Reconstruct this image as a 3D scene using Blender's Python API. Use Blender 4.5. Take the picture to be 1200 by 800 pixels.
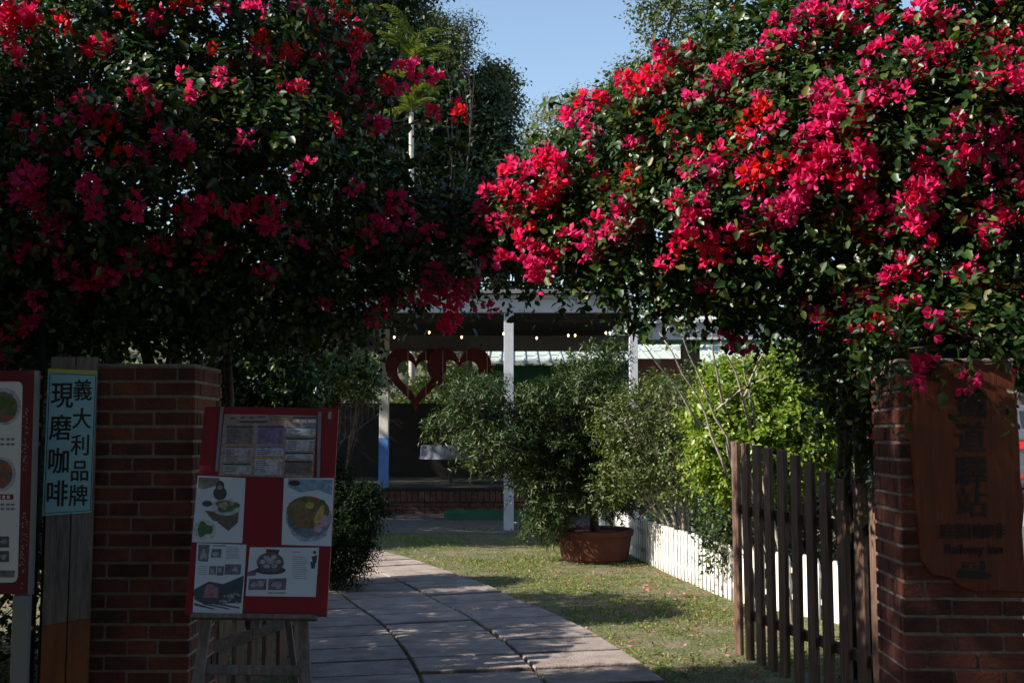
import bpy, math, random
import numpy as np
from mathutils import Vector
R = math.radians
random.seed(7); rng = np.random.default_rng(7)
scn = bpy.context.scene
col = scn.collection
for o in list(bpy.data.objects): bpy.data.objects.remove(o)

# ------------------------------------------------------------------ camera, world, sun, exposure
F = 1300.0; PITCH = math.atan(109 / F); EYE = 1.5
cam_d = bpy.data.cameras.new('camera'); cam = bpy.data.objects.new('camera', cam_d); col.objects.link(cam)
cam_d.sensor_width = 36; cam_d.lens = F / 1200 * 36; cam_d.clip_end = 2000; cam_d.clip_start = 0.05
cam.location = (0, 0, EYE); cam.rotation_euler = (math.pi / 2 + PITCH, 0, 0)
scn.camera = cam
SUN_AZ = (-0.955, -0.29); SUN_EL = R(36)
world = bpy.data.worlds.new("World"); scn.world = world; world.use_nodes = True
nt = world.node_tree; bg = nt.nodes['Background']
sky = nt.nodes.new('ShaderNodeTexSky'); sky.sky_type = 'NISHITA'; sky.sun_disc = False
sky.sun_elevation = SUN_EL; sky.sun_rotation = math.atan2(SUN_AZ[0], SUN_AZ[1])
sky.air_density = 1.15; sky.dust_density = 0.5; sky.ozone_density = 0.8
nt.links.new(sky.outputs[0], bg.inputs[0]); bg.inputs[1].default_value = 0.10
sl = bpy.data.lights.new('sun', 'SUN'); sun = bpy.data.objects.new('sun', sl); col.objects.link(sun)
sl.energy = 4.8; sl.angle = R(0.53); sl.color = (1.0, 0.90, 0.76)
sd = Vector((SUN_AZ[0] * math.cos(SUN_EL), SUN_AZ[1] * math.cos(SUN_EL), math.sin(SUN_EL)))
sun.rotation_euler = sd.to_track_quat('Z', 'Y').to_euler()
scn.view_settings.view_transform = 'Standard'; scn.view_settings.look = 'None'
scn.view_settings.exposure = 1.08; scn.view_settings.gamma = 1.0
scn.cycles.use_denoising = True
scn.cycles.max_bounces = 6; scn.cycles.transmission_bounces = 4; scn.cycles.diffuse_bounces = 3

# ------------------------------------------------------------------ helpers
cp, sp = math.cos(PITCH), math.sin(PITCH)
def ray(px, py):
    a = (px - 600) / F; b = (400 - py) / F
    return Vector((a, cp - sp * b, sp + cp * b))
def at(px, py, Y):
    d = ray(px, py); t = Y / d.y
    return Vector((d.x * t, Y, EYE + d.z * t))
def onplane(px, py, p0, n):
    d = ray(px, py); o = Vector((0, 0, EYE)); t = (Vector(p0) - o).dot(n) / d.dot(n)
    return o + d * t
def tag(o, label=None, cat=None, group=None, kind=None):
    if label: o['label'] = label
    if cat: o['category'] = cat
    if group: o['group'] = group
    if kind: o['kind'] = kind
    return o
def empty(name, loc):
    o = bpy.data.objects.new(name, None); o.empty_display_size = .1; o.location = loc; col.objects.link(o); return o
def wloc(o):
    v = Vector((0, 0, 0))
    while o is not None: v += o.location; o = o.parent
    return v
def link(name, me, m, parent=None):
    if m is not None: me.materials.append(m)
    o = bpy.data.objects.new(name, me); col.objects.link(o)
    if parent is not None:
        w = wloc(parent); o.parent = parent
        if w.length: me.transform(__import__('mathutils').Matrix.Translation(-w))
    return o
def np_mesh(name, V, F_):
    """F_: (n,k) int array"""
    me = bpy.data.meshes.new(name); n, k = F_.shape
    me.vertices.add(len(V)); me.vertices.foreach_set('co', V.astype(np.float32).ravel())
    me.loops.add(n * k); me.loops.foreach_set('vertex_index', F_.astype(np.int32).ravel())
    me.polygons.add(n); me.polygons.foreach_set('loop_start', np.arange(0, n * k, k, dtype=np.int32))
    me.polygons.foreach_set('loop_total', np.full(n, k, dtype=np.int32))
    me.update(calc_edges=True); me.validate(); return me
class MB:
    def __init__(s): s.v = []; s.f = []
    def quadbox(s, c, sx, sy, sz, rz=0, rx=0):
        """box centred at c"""
        b = len(s.v); ca, sa = math.cos(rz), math.sin(rz); cx, sxn = math.cos(rx), math.sin(rx)
        for dx in (-.5, .5):
            for dy in (-.5, .5):
                for dz in (-.5, .5):
                    x, y, z = dx * sx, dy * sy, dz * sz
                    y, z = y * cx - z * sxn, y * sxn + z * cx
                    s.v.append((c[0] + x * ca - y * sa, c[1] + x * sa + y * ca, c[2] + z))
        for q in ((0,1,3,2),(4,6,7,5),(0,4,5,1),(2,3,7,6),(0,2,6,4),(1,5,7,3)): s.f.append(tuple(b + i for i in q))
        return s
    def box(s, x0, x1, y0, y1, z0, z1):
        return s.quadbox(((x0+x1)/2, (y0+y1)/2, (z0+z1)/2), x1-x0, y1-y0, z1-z0)
    def tube(s, pts, rad, n=8):
        pts = [Vector(p) for p in pts]; b = len(s.v)
        if not hasattr(rad, '__len__'): rad = [rad] * len(pts)
        for i, p in enumerate(pts):
            t = (pts[min(i+1, len(pts)-1)] - pts[max(i-1, 0)]).normalized()
            a = t.cross(Vector((0.3, 0.9, 0.2))); 
            if a.length < .1: a = t.cross(Vector((1, 0, 0)))
            a.normalize(); c = t.cross(a)
            for k in range(n):
                th = 2 * math.pi * k / n
                s.v.append(tuple(p + (a * math.cos(th) + c * math.sin(th)) * rad[i]))
        for i in range(len(pts) - 1):
            for k in range(n):
                s.f.append((b+i*n+k, b+i*n+(k+1) % n, b+(i+1)*n+(k+1) % n, b+(i+1)*n+k))
        s.f.append(tuple(b + k for k in range(n))[::-1]); s.f.append(tuple(b + (len(pts)-1)*n + k for k in range(n)))
        return s
    def prism(s, pts, off, n, th):
        """polygon pts pushed along n by off..off+th"""
        b = len(s.v); m = len(pts); n = Vector(n)
        for p in pts: s.v.append(tuple(Vector(p) + n * off))
        for p in pts: s.v.append(tuple(Vector(p) + n * (off + th)))
        s.f.append(tuple(range(b, b+m))); s.f.append(tuple(range(b+m, b+2*m))[::-1])
        for i in range(m): s.f.append((b+i, b+(i+1) % m, b+m+(i+1) % m, b+m+i))
        return s
    def ball(s, c, rx, ry, rz, n=12, m=8):
        b = len(s.v)
        for i in range(1, m):
            ph = math.pi * i / m
            for k in range(n):
                th = 2 * math.pi * k / n
                s.v.append((c[0]+rx*math.sin(ph)*math.cos(th), c[1]+ry*math.sin(ph)*math.sin(th), c[2]+rz*math.cos(ph)))
        s.v.append((c[0], c[1], c[2]+rz)); s.v.append((c[0], c[1], c[2]-rz)); T = b+(m-1)*n
        for i in range(m-2):
            for k in range(n): s.f.append((b+i*n+k, b+(i+1)*n+k, b+(i+1)*n+(k+1) % n, b+i*n+(k+1) % n))
        for k in range(n):
            s.f.append((T, b+k, b+(k+1) % n)); s.f.append((T+1, b+(m-2)*n+(k+1) % n, b+(m-2)*n+k))
        return s
    def lathe(s, prof, c, n=28):
        b = len(s.v)
        for r, z in prof:
            for k in range(n):
                th = 2*math.pi*k/n; s.v.append((c[0]+r*math.cos(th), c[1]+r*math.sin(th), c[2]+z))
        for i in range(len(prof)-1):
            for k in range(n): s.f.append((b+i*n+k, b+i*n+(k+1) % n, b+(i+1)*n+(k+1) % n, b+(i+1)*n+k))
        return s
    def build(s, name, m, parent=None, bevel=0, smooth=False):
        me = bpy.data.meshes.new(name); me.from_pydata([tuple(v) for v in s.v], [], s.f); me.update()
        import bmesh
        bm = bmesh.new(); bm.from_mesh(me); bmesh.ops.recalc_face_normals(bm, faces=bm.faces); bm.to_mesh(me); bm.free()
        if smooth: me.polygons.foreach_set('use_smooth', [True]*len(me.polygons))
        o = link(name, me, m, parent)
        if bevel:
            bv = o.modifiers.new('bevel', 'BEVEL'); bv.width = bevel; bv.segments = 2; bv.limit_method = 'ANGLE'
        return o

# ------------------------------------------------------------------ materials
def mat(name, c, rough=.7, c2=None, scale=6, detail=5, bump=0, bscale=None, metal=0, island=0, stretch=None, spec=.5, emit=None, es=0, lo=.35, hi=.65):
    m = bpy.data.materials.new(name); m.use_nodes = True; t = m.node_tree; N = t.nodes; L = t.links
    p = N['Principled BSDF']; p.inputs['Roughness'].default_value = rough; p.inputs['Metallic'].default_value = metal
    p.inputs['Specular IOR Level'].default_value = spec
    p.inputs['Base Color'].default_value = (*c, 1)
    tc = N.new('ShaderNodeTexCoord'); mp = N.new('ShaderNodeMapping'); L.new(tc.outputs['Object'], mp.inputs[0])
    if stretch: mp.inputs['Scale'].default_value = stretch
    out = None
    if c2 is not None:
        nz = N.new('ShaderNodeTexNoise'); nz.inputs['Scale'].default_value = scale; nz.inputs['Detail'].default_value = detail
        nz.inputs['Roughness'].default_value = .65
        L.new(mp.outputs[0], nz.inputs[0]); rp = N.new('ShaderNodeValToRGB')
        rp.color_ramp.elements[0].position = lo; rp.color_ramp.elements[0].color = (*c, 1)
        rp.color_ramp.elements[1].position = hi; rp.color_ramp.elements[1].color = (*c2, 1)
        L.new(nz.outputs[0], rp.inputs[0]); out = rp.outputs[0]
    if island:
        g = N.new('ShaderNodeNewGeometry'); mr = N.new('ShaderNodeMapRange'); mr.inputs[3].default_value = 1-island; mr.inputs[4].default_value = 1+island
        L.new(g.outputs['Random Per Island'], mr.inputs[0])
        mx = N.new('ShaderNodeMix'); mx.data_type = 'RGBA'; mx.blend_type = 'MULTIPLY'; mx.inputs[0].default_value = 1
        mx.inputs[6].default_value = (*c, 1)
        if out: L.new(out, mx.inputs[6])
        L.new(mr.outputs[0], mx.inputs[7]); out = mx.outputs[2]
    if out: L.new(out, p.inputs['Base Color'])
    if bump:
        n2 = N.new('ShaderNodeTexNoise'); n2.inputs['Scale'].default_value = bscale or scale*4; n2.inputs['Detail'].default_value = 6
        L.new(mp.outputs[0], n2.inputs[0]); b = N.new('ShaderNodeBump'); b.inputs['Strength'].default_value = bump; b.inputs['Distance'].default_value = .02
        L.new(n2.outputs[0], b.inputs['Height']); L.new(b.outputs[0], p.inputs['Normal'])
    if emit: p.inputs['Emission Color'].default_value = (*emit, 1); p.inputs['Emission Strength'].default_value = es
    return m
def leafmat(name, stops, trans=.3, rough=.4, tint=(1.3, 1.25, .5), noise=None, spec=.5):
    """stops: list of (pos,color) picked at random per leaf; noise=(scale, weight) mixes a clump scale variation in"""
    m = bpy.data.materials.new(name); m.use_nodes = True; t = m.node_tree; N = t.nodes; L = t.links
    p = N['Principled BSDF']; p.inputs['Roughness'].default_value = rough; p.inputs['Specular IOR Level'].default_value = spec
    g = N.new('ShaderNodeNewGeometry'); rp = N.new('ShaderNodeValToRGB'); e = rp.color_ramp.elements
    while len(e) < len(stops): e.new(.5)
    for i, (q, c) in enumerate(stops): e[i].position = q; e[i].color = (*c, 1)
    src = g.outputs['Random Per Island']
    if noise:
        nz = N.new('ShaderNodeTexNoise'); nz.inputs['Scale'].default_value = noise[0]; nz.inputs['Detail'].default_value = 2
        tc = N.new('ShaderNodeTexCoord'); L.new(tc.outputs['Object'], nz.inputs[0])
        a = N.new('ShaderNodeMapRange'); a.inputs[1].default_value = .3; a.inputs[2].default_value = .7; L.new(nz.outputs[0], a.inputs[0])
        mx = N.new('ShaderNodeMix'); mx.inputs[0].default_value = noise[1]
        L.new(src, mx.inputs[2]); L.new(a.outputs[0], mx.inputs[3]); src = mx.outputs[0]
    L.new(src, rp.inputs[0]); L.new(rp.outputs[0], p.inputs['Base Color'])
    tr = N.new('ShaderNodeBsdfTranslucent'); mm = N.new('ShaderNodeMix'); mm.data_type = 'RGBA'; mm.blend_type = 'MULTIPLY'; mm.inputs[0].default_value = 1
    L.new(rp.outputs[0], mm.inputs[6]); mm.inputs[7].default_value = (*tint, 1); L.new(mm.outputs[2], tr.inputs[0])
    ms = N.new('ShaderNodeMixShader'); ms.inputs[0].default_value = trans
    L.new(p.outputs[0], ms.inputs[1]); L.new(tr.outputs[0], ms.inputs[2]); L.new(ms.outputs[0], N['Material Output'].inputs[0])
    return m
M = {}
M['boug_leaf'] = leafmat('boug_leaf', [(0, (.010, .030, .010)), (.6, (.024, .060, .016)), (.92, (.065, .12, .02)), (1, (.15, .12, .03))], .25, .40, spec=.42)
M['bract'] = leafmat('bract', [(0, (.78, .03, .03)), (.22, (.78, .02, .08)), (.45, (.78, .025, .19)), (.75, (.74, .05, .29)), (.93, (.82, .15, .38)), (1, (.85, .34, .5))], .34, .6, (1.1, .9, .95), noise=(3.2, .5), spec=.25)
M['bract_red'] = leafmat('bract_red', [(0, (.66, .05, .012)), (.5, (.72, .025, .02)), (1, (.70, .015, .10))], .38, .6, (1.1, .8, .8), spec=.25)
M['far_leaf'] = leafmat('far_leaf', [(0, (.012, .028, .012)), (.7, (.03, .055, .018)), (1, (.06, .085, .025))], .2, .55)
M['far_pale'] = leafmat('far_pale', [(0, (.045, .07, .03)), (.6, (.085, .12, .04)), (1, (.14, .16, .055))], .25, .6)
M['bamboo_leaf'] = leafmat('bamboo_leaf', [(0, (.08, .10, .03)), (.6, (.13, .15, .045)), (1, (.20, .19, .07))], .3, .6)
M['palm_leaf'] = leafmat('palm_leaf', [(0, (.04, .09, .02)), (.6, (.10, .15, .03)), (1, (.20, .20, .05))], .3, .5)
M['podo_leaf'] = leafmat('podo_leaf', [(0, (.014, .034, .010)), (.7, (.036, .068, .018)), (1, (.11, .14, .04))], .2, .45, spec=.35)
M['grey_leaf'] = leafmat('grey_leaf', [(0, (.03, .055, .014)), (.7, (.08, .12, .03)), (1, (.17, .19, .06))], .3, .45, spec=.35)
M['lime_leaf'] = leafmat('lime_leaf', [(0, (.06, .12, .012)), (.5, (.14, .24, .022)), (.85, (.26, .34, .05)), (1, (.34, .36, .10))], .4, .4, (1.3, 1.25, .4))
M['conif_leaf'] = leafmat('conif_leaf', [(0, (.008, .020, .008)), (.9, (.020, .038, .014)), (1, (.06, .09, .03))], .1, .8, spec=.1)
M['grass'] = leafmat('grass', [(0, (.07, .11, .02)), (.6, (.16, .22, .04)), (.9, (.26, .31, .08)), (1, (.38, .32, .16))], .35, .5)
M['bark'] = mat('bark', (.05, .035, .025), .9, (.11, .08, .06), 14, bump=.6, bscale=40)
M['palebark'] = mat('palebark', (.22, .19, .16), .85, (.38, .34, .29), 10, bump=.3)
M['brick'] = mat('brick', (.065, .026, .022), .9, (.18, .052, .034), 6, bump=.5, bscale=70, island=.38)
M['mortar'] = mat('mortar', (.20, .17, .155), .95, (.30, .27, .25), 20, bump=.5)
M['wood'] = mat('wood', (.075, .042, .030), .75, (.19, .11, .08), 7, bump=.35, bscale=14, stretch=(7, 7, .6), island=.3)
M['white'] = mat('white', (.74, .73, .72), .55, (.46, .44, .40), 7, stretch=(1, 1, .3), bump=.1, island=.12, lo=.45, hi=.8)
M['beam'] = mat('beam', (.50, .52, .58), .55, (.42, .44, .48), 5)
M['blue'] = mat('blue', (.10, .26, .70), .5, (.08, .2, .55), 8)
M['slab'] = mat('slab', (.17, .135, .125), .85, (.30, .255, .235), 5, detail=8, bump=.45, bscale=55, island=.16)
M['asphalt'] = mat('asphalt', (.20, .19, .18), .9, (.27, .26, .24), 3, bump=.3)
M['paver'] = mat('paver', (.09, .08, .075), .9, (.14, .125, .115), 4, bump=.4)
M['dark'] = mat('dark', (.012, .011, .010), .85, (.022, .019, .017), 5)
M['black'] = mat('black', (.015, .015, .016), .6)
M['green'] = mat('green', (.015, .10, .045), .6, (.012, .07, .035), 4)
M['palegreen'] = mat('palegreen', (.45, .52, .50), .6, (.36, .42, .40), 5)
M['redwall'] = mat('redwall', (.26, .11, .085), .85, (.20, .085, .07), 5)
M['greywall'] = mat('greywall', (.16, .16, .165), .85, (.12, .12, .125), 4)
M['heart'] = mat('heart', (.11, .008, .010), .8, (.08, .007, .009), 6)
M['terra'] = mat('terra', (.12, .030, .017), .8, (.07, .020, .013), 6, bump=.2)
M['soil'] = mat('soil', (.05, .035, .025), .95, (.09, .065, .045), 20, bump=.8)
M['redboard'] = mat('redboard', (.26, .010, .018), .5, (.22, .009, .016), 3, stretch=(1, 1, .4))
M['paper'] = mat('paper', (.62, .72, .86), .5)
M['paper_w'] = mat('paper_w', (.75, .76, .82), .4)
M['signblue'] = mat('signblue', (.30, .58, .70), .5, (.26, .52, .64), 3)
M['ink'] = mat('ink', (.012, .012, .016), .6)
M['ink2'] = mat('ink2', (.09, .085, .10), .7)
M['maroon'] = mat('maroon', (.16, .012, .03), .45, (.13, .01, .025), 4)
M['alu'] = mat('alu', (.26, .28, .32), .5, metal=.4)
M['tinyellow'] = mat('tinyellow', (.55, .5, .12), .6)
M['weather'] = mat('weather', (.26, .23, .23), .85, (.13, .11, .11), 6, bump=.4, stretch=(6, 6, .7), island=.15)
M['rust'] = mat('rust', (.26, .095, .035), .8, (.15, .055, .025), 6, bump=.3, stretch=(3, 3, .6))
M['orangewood'] = mat('orangewood', (.17, .036, .009), .65, (.11, .023, .007), 5, bump=.25, bscale=10, stretch=(8, 1, .7))
M['brass'] = mat('brass', (.7, .5, .15), .3, metal=1)
M['bulb'] = mat('bulb', (1, .8, .6), .4, emit=(1.0, .55, .25), es=5)
M['cloth'] = mat('cloth', (.16, .19, .27), .85, (.12, .14, .20), 6)
M['carpaint'] = mat('carpaint', (.14, .15, .18), .3, metal=.5)
M['glass'] = mat('glass', (.02, .025, .03), .08)
M['lamp_red'] = mat('lamp_red', (.65, .01, .015), .25)
M['rubber'] = mat('rubber', (.02, .02, .02), .9)
M['concrete'] = mat('concrete', (.20, .19, .185), .9, (.27, .26, .25), 4, bump=.2)

# ------------------------------------------------------------------ leaf clouds
LEAF = (np.array([(0,0,0),(-.30,.28,.07),(-.24,.68,.03),(0,1,-.08),(.24,.68,.03),(.30,.28,.07)]), np.array([(0,3,2,1),(0,5,4,3)]))
SLIM = (np.array([(0,0,0),(-.13,.45,.04),(0,1,-.08),(.13,.45,.04)]), np.array([(0,2,1),(0,3,2)]))
OVAL = (np.array([(0,0,0),(-.26,.5,.06),(0,1,-.05),(.26,.5,.06)]), np.array([(0,2,1),(0,3,2)]))
def bract_tpl():
    V = []; Fc = []
    for k in range(3):
        a = 2*math.pi*k/3+.2*k; tl = (.0, .14, -.1)[k]
        r, q = np.array([math.cos(a), math.sin(a), 0]), np.array([-math.sin(a), math.cos(a), 0]); z = np.array([0, 0, 1.])
        b = len(V)
        V += [r*.03, r*(.26+tl) - q*.36 + z*.28, r*(.44+tl) - q*.33 + z*.66, r*(.62+tl) + z*.98, r*(.44+tl) + q*.33 + z*.66, r*(.26+tl) + q*.36 + z*.28, r*(.40+tl) + z*.30, r*(.56+tl) + z*.66]
        Fc += [(b, b+6, b+1, b+1), (b+1, b+6, b+7, b+2), (b+2, b+7, b+3, b+3), (b, b+5, b+6, b+6), (b+6, b+5, b+4, b+7), (b+7, b+4, b+3, b+3)]
    Fc = [f for f in Fc]; T = []
    for f in Fc:
        T.append((f[0], f[1], f[2]))
        if f[2] != f[3]: T.append((f[0], f[2], f[3]))
    V = np.array(V); return V[:, [0, 2, 1]], np.array(T)
BRACT = bract_tpl()
def nrm(a): return a / np.maximum(np.linalg.norm(a, axis=1, keepdims=True), 1e-9)
def cloud(name, tpl, P, D, U, S, m, parent=None):
    V, Fc = tpl; D = nrm(D); X = nrm(np.cross(D, U)); Z = np.cross(X, D)
    W = P[:, None] + (V[None, :, 0:1]*X[:, None] + V[None, :, 1:2]*D[:, None] + V[None, :, 2:3]*Z[:, None]) * S[:, None, None]
    n = len(P); k = len(V)
    FF = (Fc[None] + (np.arange(n)*k)[:, None, None]).reshape(-1, Fc.shape[1])
    return link(name, np_mesh(name, W.reshape(-1, 3), FF), m, parent)
def lobe_points(lobes, n, shell=.18, cull=.8, fill=.12):
    """points on the skins of a set of ellipsoids (cx,cy,cz,rx,ry,rz) + outward vector"""
    L = np.array(lobes, float); w = (L[:,3]*L[:,5] + L[:,4]*L[:,5] + L[:,3]*L[:,4]); w /= w.sum()
    P = []; O = []; tot = 0
    while tot < n:
        i = rng.choice(len(L), size=n, p=w); d = nrm(rng.normal(size=(n, 3)))
        r = 1 - np.abs(rng.normal(size=n))*shell; inner = rng.random(n) < fill; r[inner] = rng.random(inner.sum())**.5*.9
        bump = 1 + .12*np.sin(d[:,0]*7+i*2.1)*np.cos(d[:,2]*6+i) + .08*np.sin(d[:,1]*11+i)
        p = L[i, :3] + d*L[i, 3:]*(r*bump)[:, None]
        q = ((p[:, None] - L[None, :, :3]) / L[None, :, 3:]); inside = ((q**2).sum(2) < cull**2)
        inside[np.arange(n), i] = False
        keep = ~(inside.any(1)) | (rng.random(n) < .08)
        P.append(p[keep]); O.append(nrm(d/L[i, 3:])[keep]); tot += keep.sum()
    return np.concatenate(P)[:n], np.concatenate(O)[:n]
def sprigs(P, O, m=9, L=.25, leaf=.06, spread=.95, droop=.25, up=.35, rand=.5):
    """m leaves along every sprig; returns arrays"""
    n = len(P); d = nrm(O*.8 + rng.normal(size=(n, 3))*rand + np.array([0, 0, up])[None])
    a = nrm(np.cross(d, rng.normal(size=(n, 3)))); b = np.cross(d, a); Ls = L*rng.uniform(.6, 1.5, n)
    PP = []; DD = []; UU = []; SS = []
    for j in range(m):
        t = (j+.6)/m; th = j*2.4 + rng.random(n)*.8
        side = a*np.cos(th)[:, None] + b*np.sin(th)[:, None]
        p = P + d*(Ls*t)[:, None] + np.array([0, 0, -1.])*(Ls*t*t*droop)[:, None]
        PP.append(p); DD.append(nrm(d*.45 + side*spread + rng.normal(size=(n, 3))*.25 + np.array([0, 0, -droop])))
        UU.append(nrm(O*.5 + rng.normal(size=(n, 3))*.45 + np.array([0, 0, .7])))
        SS.append(leaf*rng.uniform(.6, 1.25, n)*(1.1 - .3*t))
    return np.concatenate(PP), np.concatenate(DD), np.concatenate(UU), np.concatenate(SS)
def plobe(px, py, Y, rpx, rpy=None, ry=None):
    """lobe centred on a picture point, radii given in pixels of that distance"""
    s = Y/F; p = at(px, py, Y); rpy = rpy or rpx
    return (p.x, p.y, p.z, rpx*s, ry or (rpx+rpy)/2*s, rpy*s)
def limb(mb, a, b, r0, r1, bend=.12, n=7, seg=7, rnd=random):
    a = Vector(a); b = Vector(b); L = (b-a).length; off = Vector((rnd.uniform(-1, 1), rnd.uniform(-1, 1), rnd.uniform(-.3, .8)))*L*bend
    pts = []; rr = []
    for i in range(n):
        t = i/(n-1); p = a.lerp(b, t) + off*math.sin(math.pi*t) + Vector((rnd.uniform(-1,1), rnd.uniform(-1,1), rnd.uniform(-1,1)))*L*.015
        pts.append(p); rr.append(r0+(r1-r0)*t**.8)
    mb.tube(pts, rr, seg); return pts
def tree(name, label, cat, base, lobes, lm, tr=.15, ns=1200, m=8, L=.6, leaf=.16, group=None, tpl=OVAL, fork=.45, bark='bark', shell=.18, up=.35, fill=.12, twigs=26):
    root = empty(name, base); tag(root, label, cat, group)
    mb = MB(); top = max(l[2] for l in lobes); cx = sum(l[0] for l in lobes)/len(lobes); cy = sum(l[1] for l in lobes)/len(lobes)
    low = min(l[2]-l[5] for l in lobes)
    f = Vector((base[0]*.5+cx*.5, base[1]*.5+cy*.5, max(base[2]+(top-base[2])*fork, base[2]+.1)))
    limb(mb, base, f, tr, tr*.7, .04, 6, 10)
    for l in lobes:
        e = Vector(l[:3]); pts = limb(mb, f, e, tr*.5, tr*.12, .1, 7, 6)
        for _ in range(max(2, twigs//len(lobes))):
            d = Vector(rng.normal(size=3)).normalized(); q = e + Vector((d.x*l[3], d.y*l[4], d.z*l[5]))*.9
            limb(mb, pts[random.randint(3, 6)], q, tr*.13, tr*.03, .1, 5, 4)
    mb.build('trunk', M[bark], root, smooth=True)
    lobes = [(*l[:3], *[max(r-.4*L, .5*r) for r in l[3:]]) for l in lobes]
    P, O = lobe_points(lobes, ns, shell, fill=fill)
    cloud('crown', tpl, *sprigs(P, O, m, L, leaf, up=up), lm, root)
    return root

# ------------------------------------------------------------------ ground, path, terrain
def gz(x, y): return 0.0
def hill_z(x, y):
    t = min(max((y-42)/60, 0), 1); t = t*t*(3-2*t)
    side = min(max((abs(x+2)-24)/40, 0), 1)
    return t*(5 + 9*math.exp(-((x+26)/26)**2) + 5*math.exp(-((x-30)/26)**2)) + side*3*t
xs = np.concatenate([np.linspace(-600, -80, 14), np.linspace(-70, 70, 71), np.linspace(80, 600, 14)])
ys = np.concatenate([np.linspace(-200, -20, 8), np.linspace(-15, 160, 88), np.linspace(170, 900, 20)])
V = np.array([(x, y, hill_z(x, y)) for y in ys for x in xs]); nx = len(xs)
Fq = np.array([(j*nx+i, j*nx+i+1, (j+1)*nx+i+1, (j+1)*nx+i) for j in range(len(ys)-1) for i in range(nx-1)])
def ground_mat():
    m = mat('ground', (.15, .12, .08), .95, (.075, .09, .03), 3.5, detail=10, bump=1.0, bscale=30, lo=.42, hi=.58)
    return m
M['ground'] = ground_mat()
g = link('ground', np_mesh('ground', V, Fq), M['ground']); tag(g, kind='structure')

# middle seam of the curved path: (Y, X)
SEAM = [(-1, .9), (2, .72), (4.5, .5), (6.0, .32), (6.77, .208), (7.5, .07), (8.4, -.136), (9.24, -.377), (10.0, -.66), (11.0, -1.0), (11.9, -1.36), (13.0, -1.82), (14.2, -2.45), (15.4, -3.2), (16.4, -4.1)]
SY = np.array([s[0] for s in SEAM]); SX = np.array([s[1] for s in SEAM])
ny = np.linspace(-1, 16.4, 800); nxm = np.interp(ny, SY, SX); 
k = np.hanning(61); k /= k.sum(); nxm = np.convolve(np.pad(nxm, 30, mode='reflect', reflect_type='odd'), k, 'valid')
arc = np.concatenate([[0], np.cumsum(np.hypot(np.diff(ny), np.diff(nxm)))])
def pathpt(s, off):
    y = np.interp(s, arc, ny); x = np.interp(s, arc, nxm); y2 = np.interp(s+.05, arc, ny); x2 = np.interp(s+.05, arc, nxm)
    y1 = np.interp(s-.05, arc, ny); x1 = np.interp(s-.05, arc, nxm)
    t = Vector((x2-x1, y2-y1)).normalized(); return Vector((x+t.y*off, y-t.x*off, 0))
mb = MB(); s = .1; row = .475
while s < arc[-1]-.6:
    for c in (-2, -1, 0):
        o0 = c*.73+.012; o1 = (c+1)*.73-.012; j = random.uniform(-.008, .008); tz = random.uniform(-.006, .006)
        q = [pathpt(s+.021+j, o0), pathpt(s+.021+j+random.uniform(-.006, .006), o1), pathpt(s+row-.021+j, o1), pathpt(s+row-.021+j, o0)]
        b = len(mb.v); zt = .035+tz
        for z_, ins in ((-.01, 0), (zt-.006, 0), (zt, .006)):
            cx = sum(p.x for p in q)/4; cy = sum(p.y for p in q)/4
            for i_, p in enumerate(q):
                mb.v.append((p.x+(cx-p.x)*ins*3, p.y+(cy-p.y)*ins*3, z_ + (random.uniform(-.002, .002) if z_ > 0 else 0)))
        mb.f += [(b+8, b+9, b+10, b+11)]
        for lv in (0, 4):
            for i_ in range(4): mb.f.append((b+lv+i_, b+lv+(i_+1) % 4, b+lv+4+(i_+1) % 4, b+lv+4+i_))
    s += row
path = mb.build('path', M['slab']); tag(path, kind='structure')
# paved courtyard in front of the pavilion
mb = MB(); mb.box(-9, 7, 17.0, 23.0, -.02, .012); c_ = mb.build('courtyard_paving', M['paver']); tag(c_, kind='structure')
# raised car park on the right
mb = MB(); mb.box(5.2, 26, 14.2, 30, -.05, .35); c_ = mb.build('car_park', M['asphalt'], bevel=.01); tag(c_, kind='structure')

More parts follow.
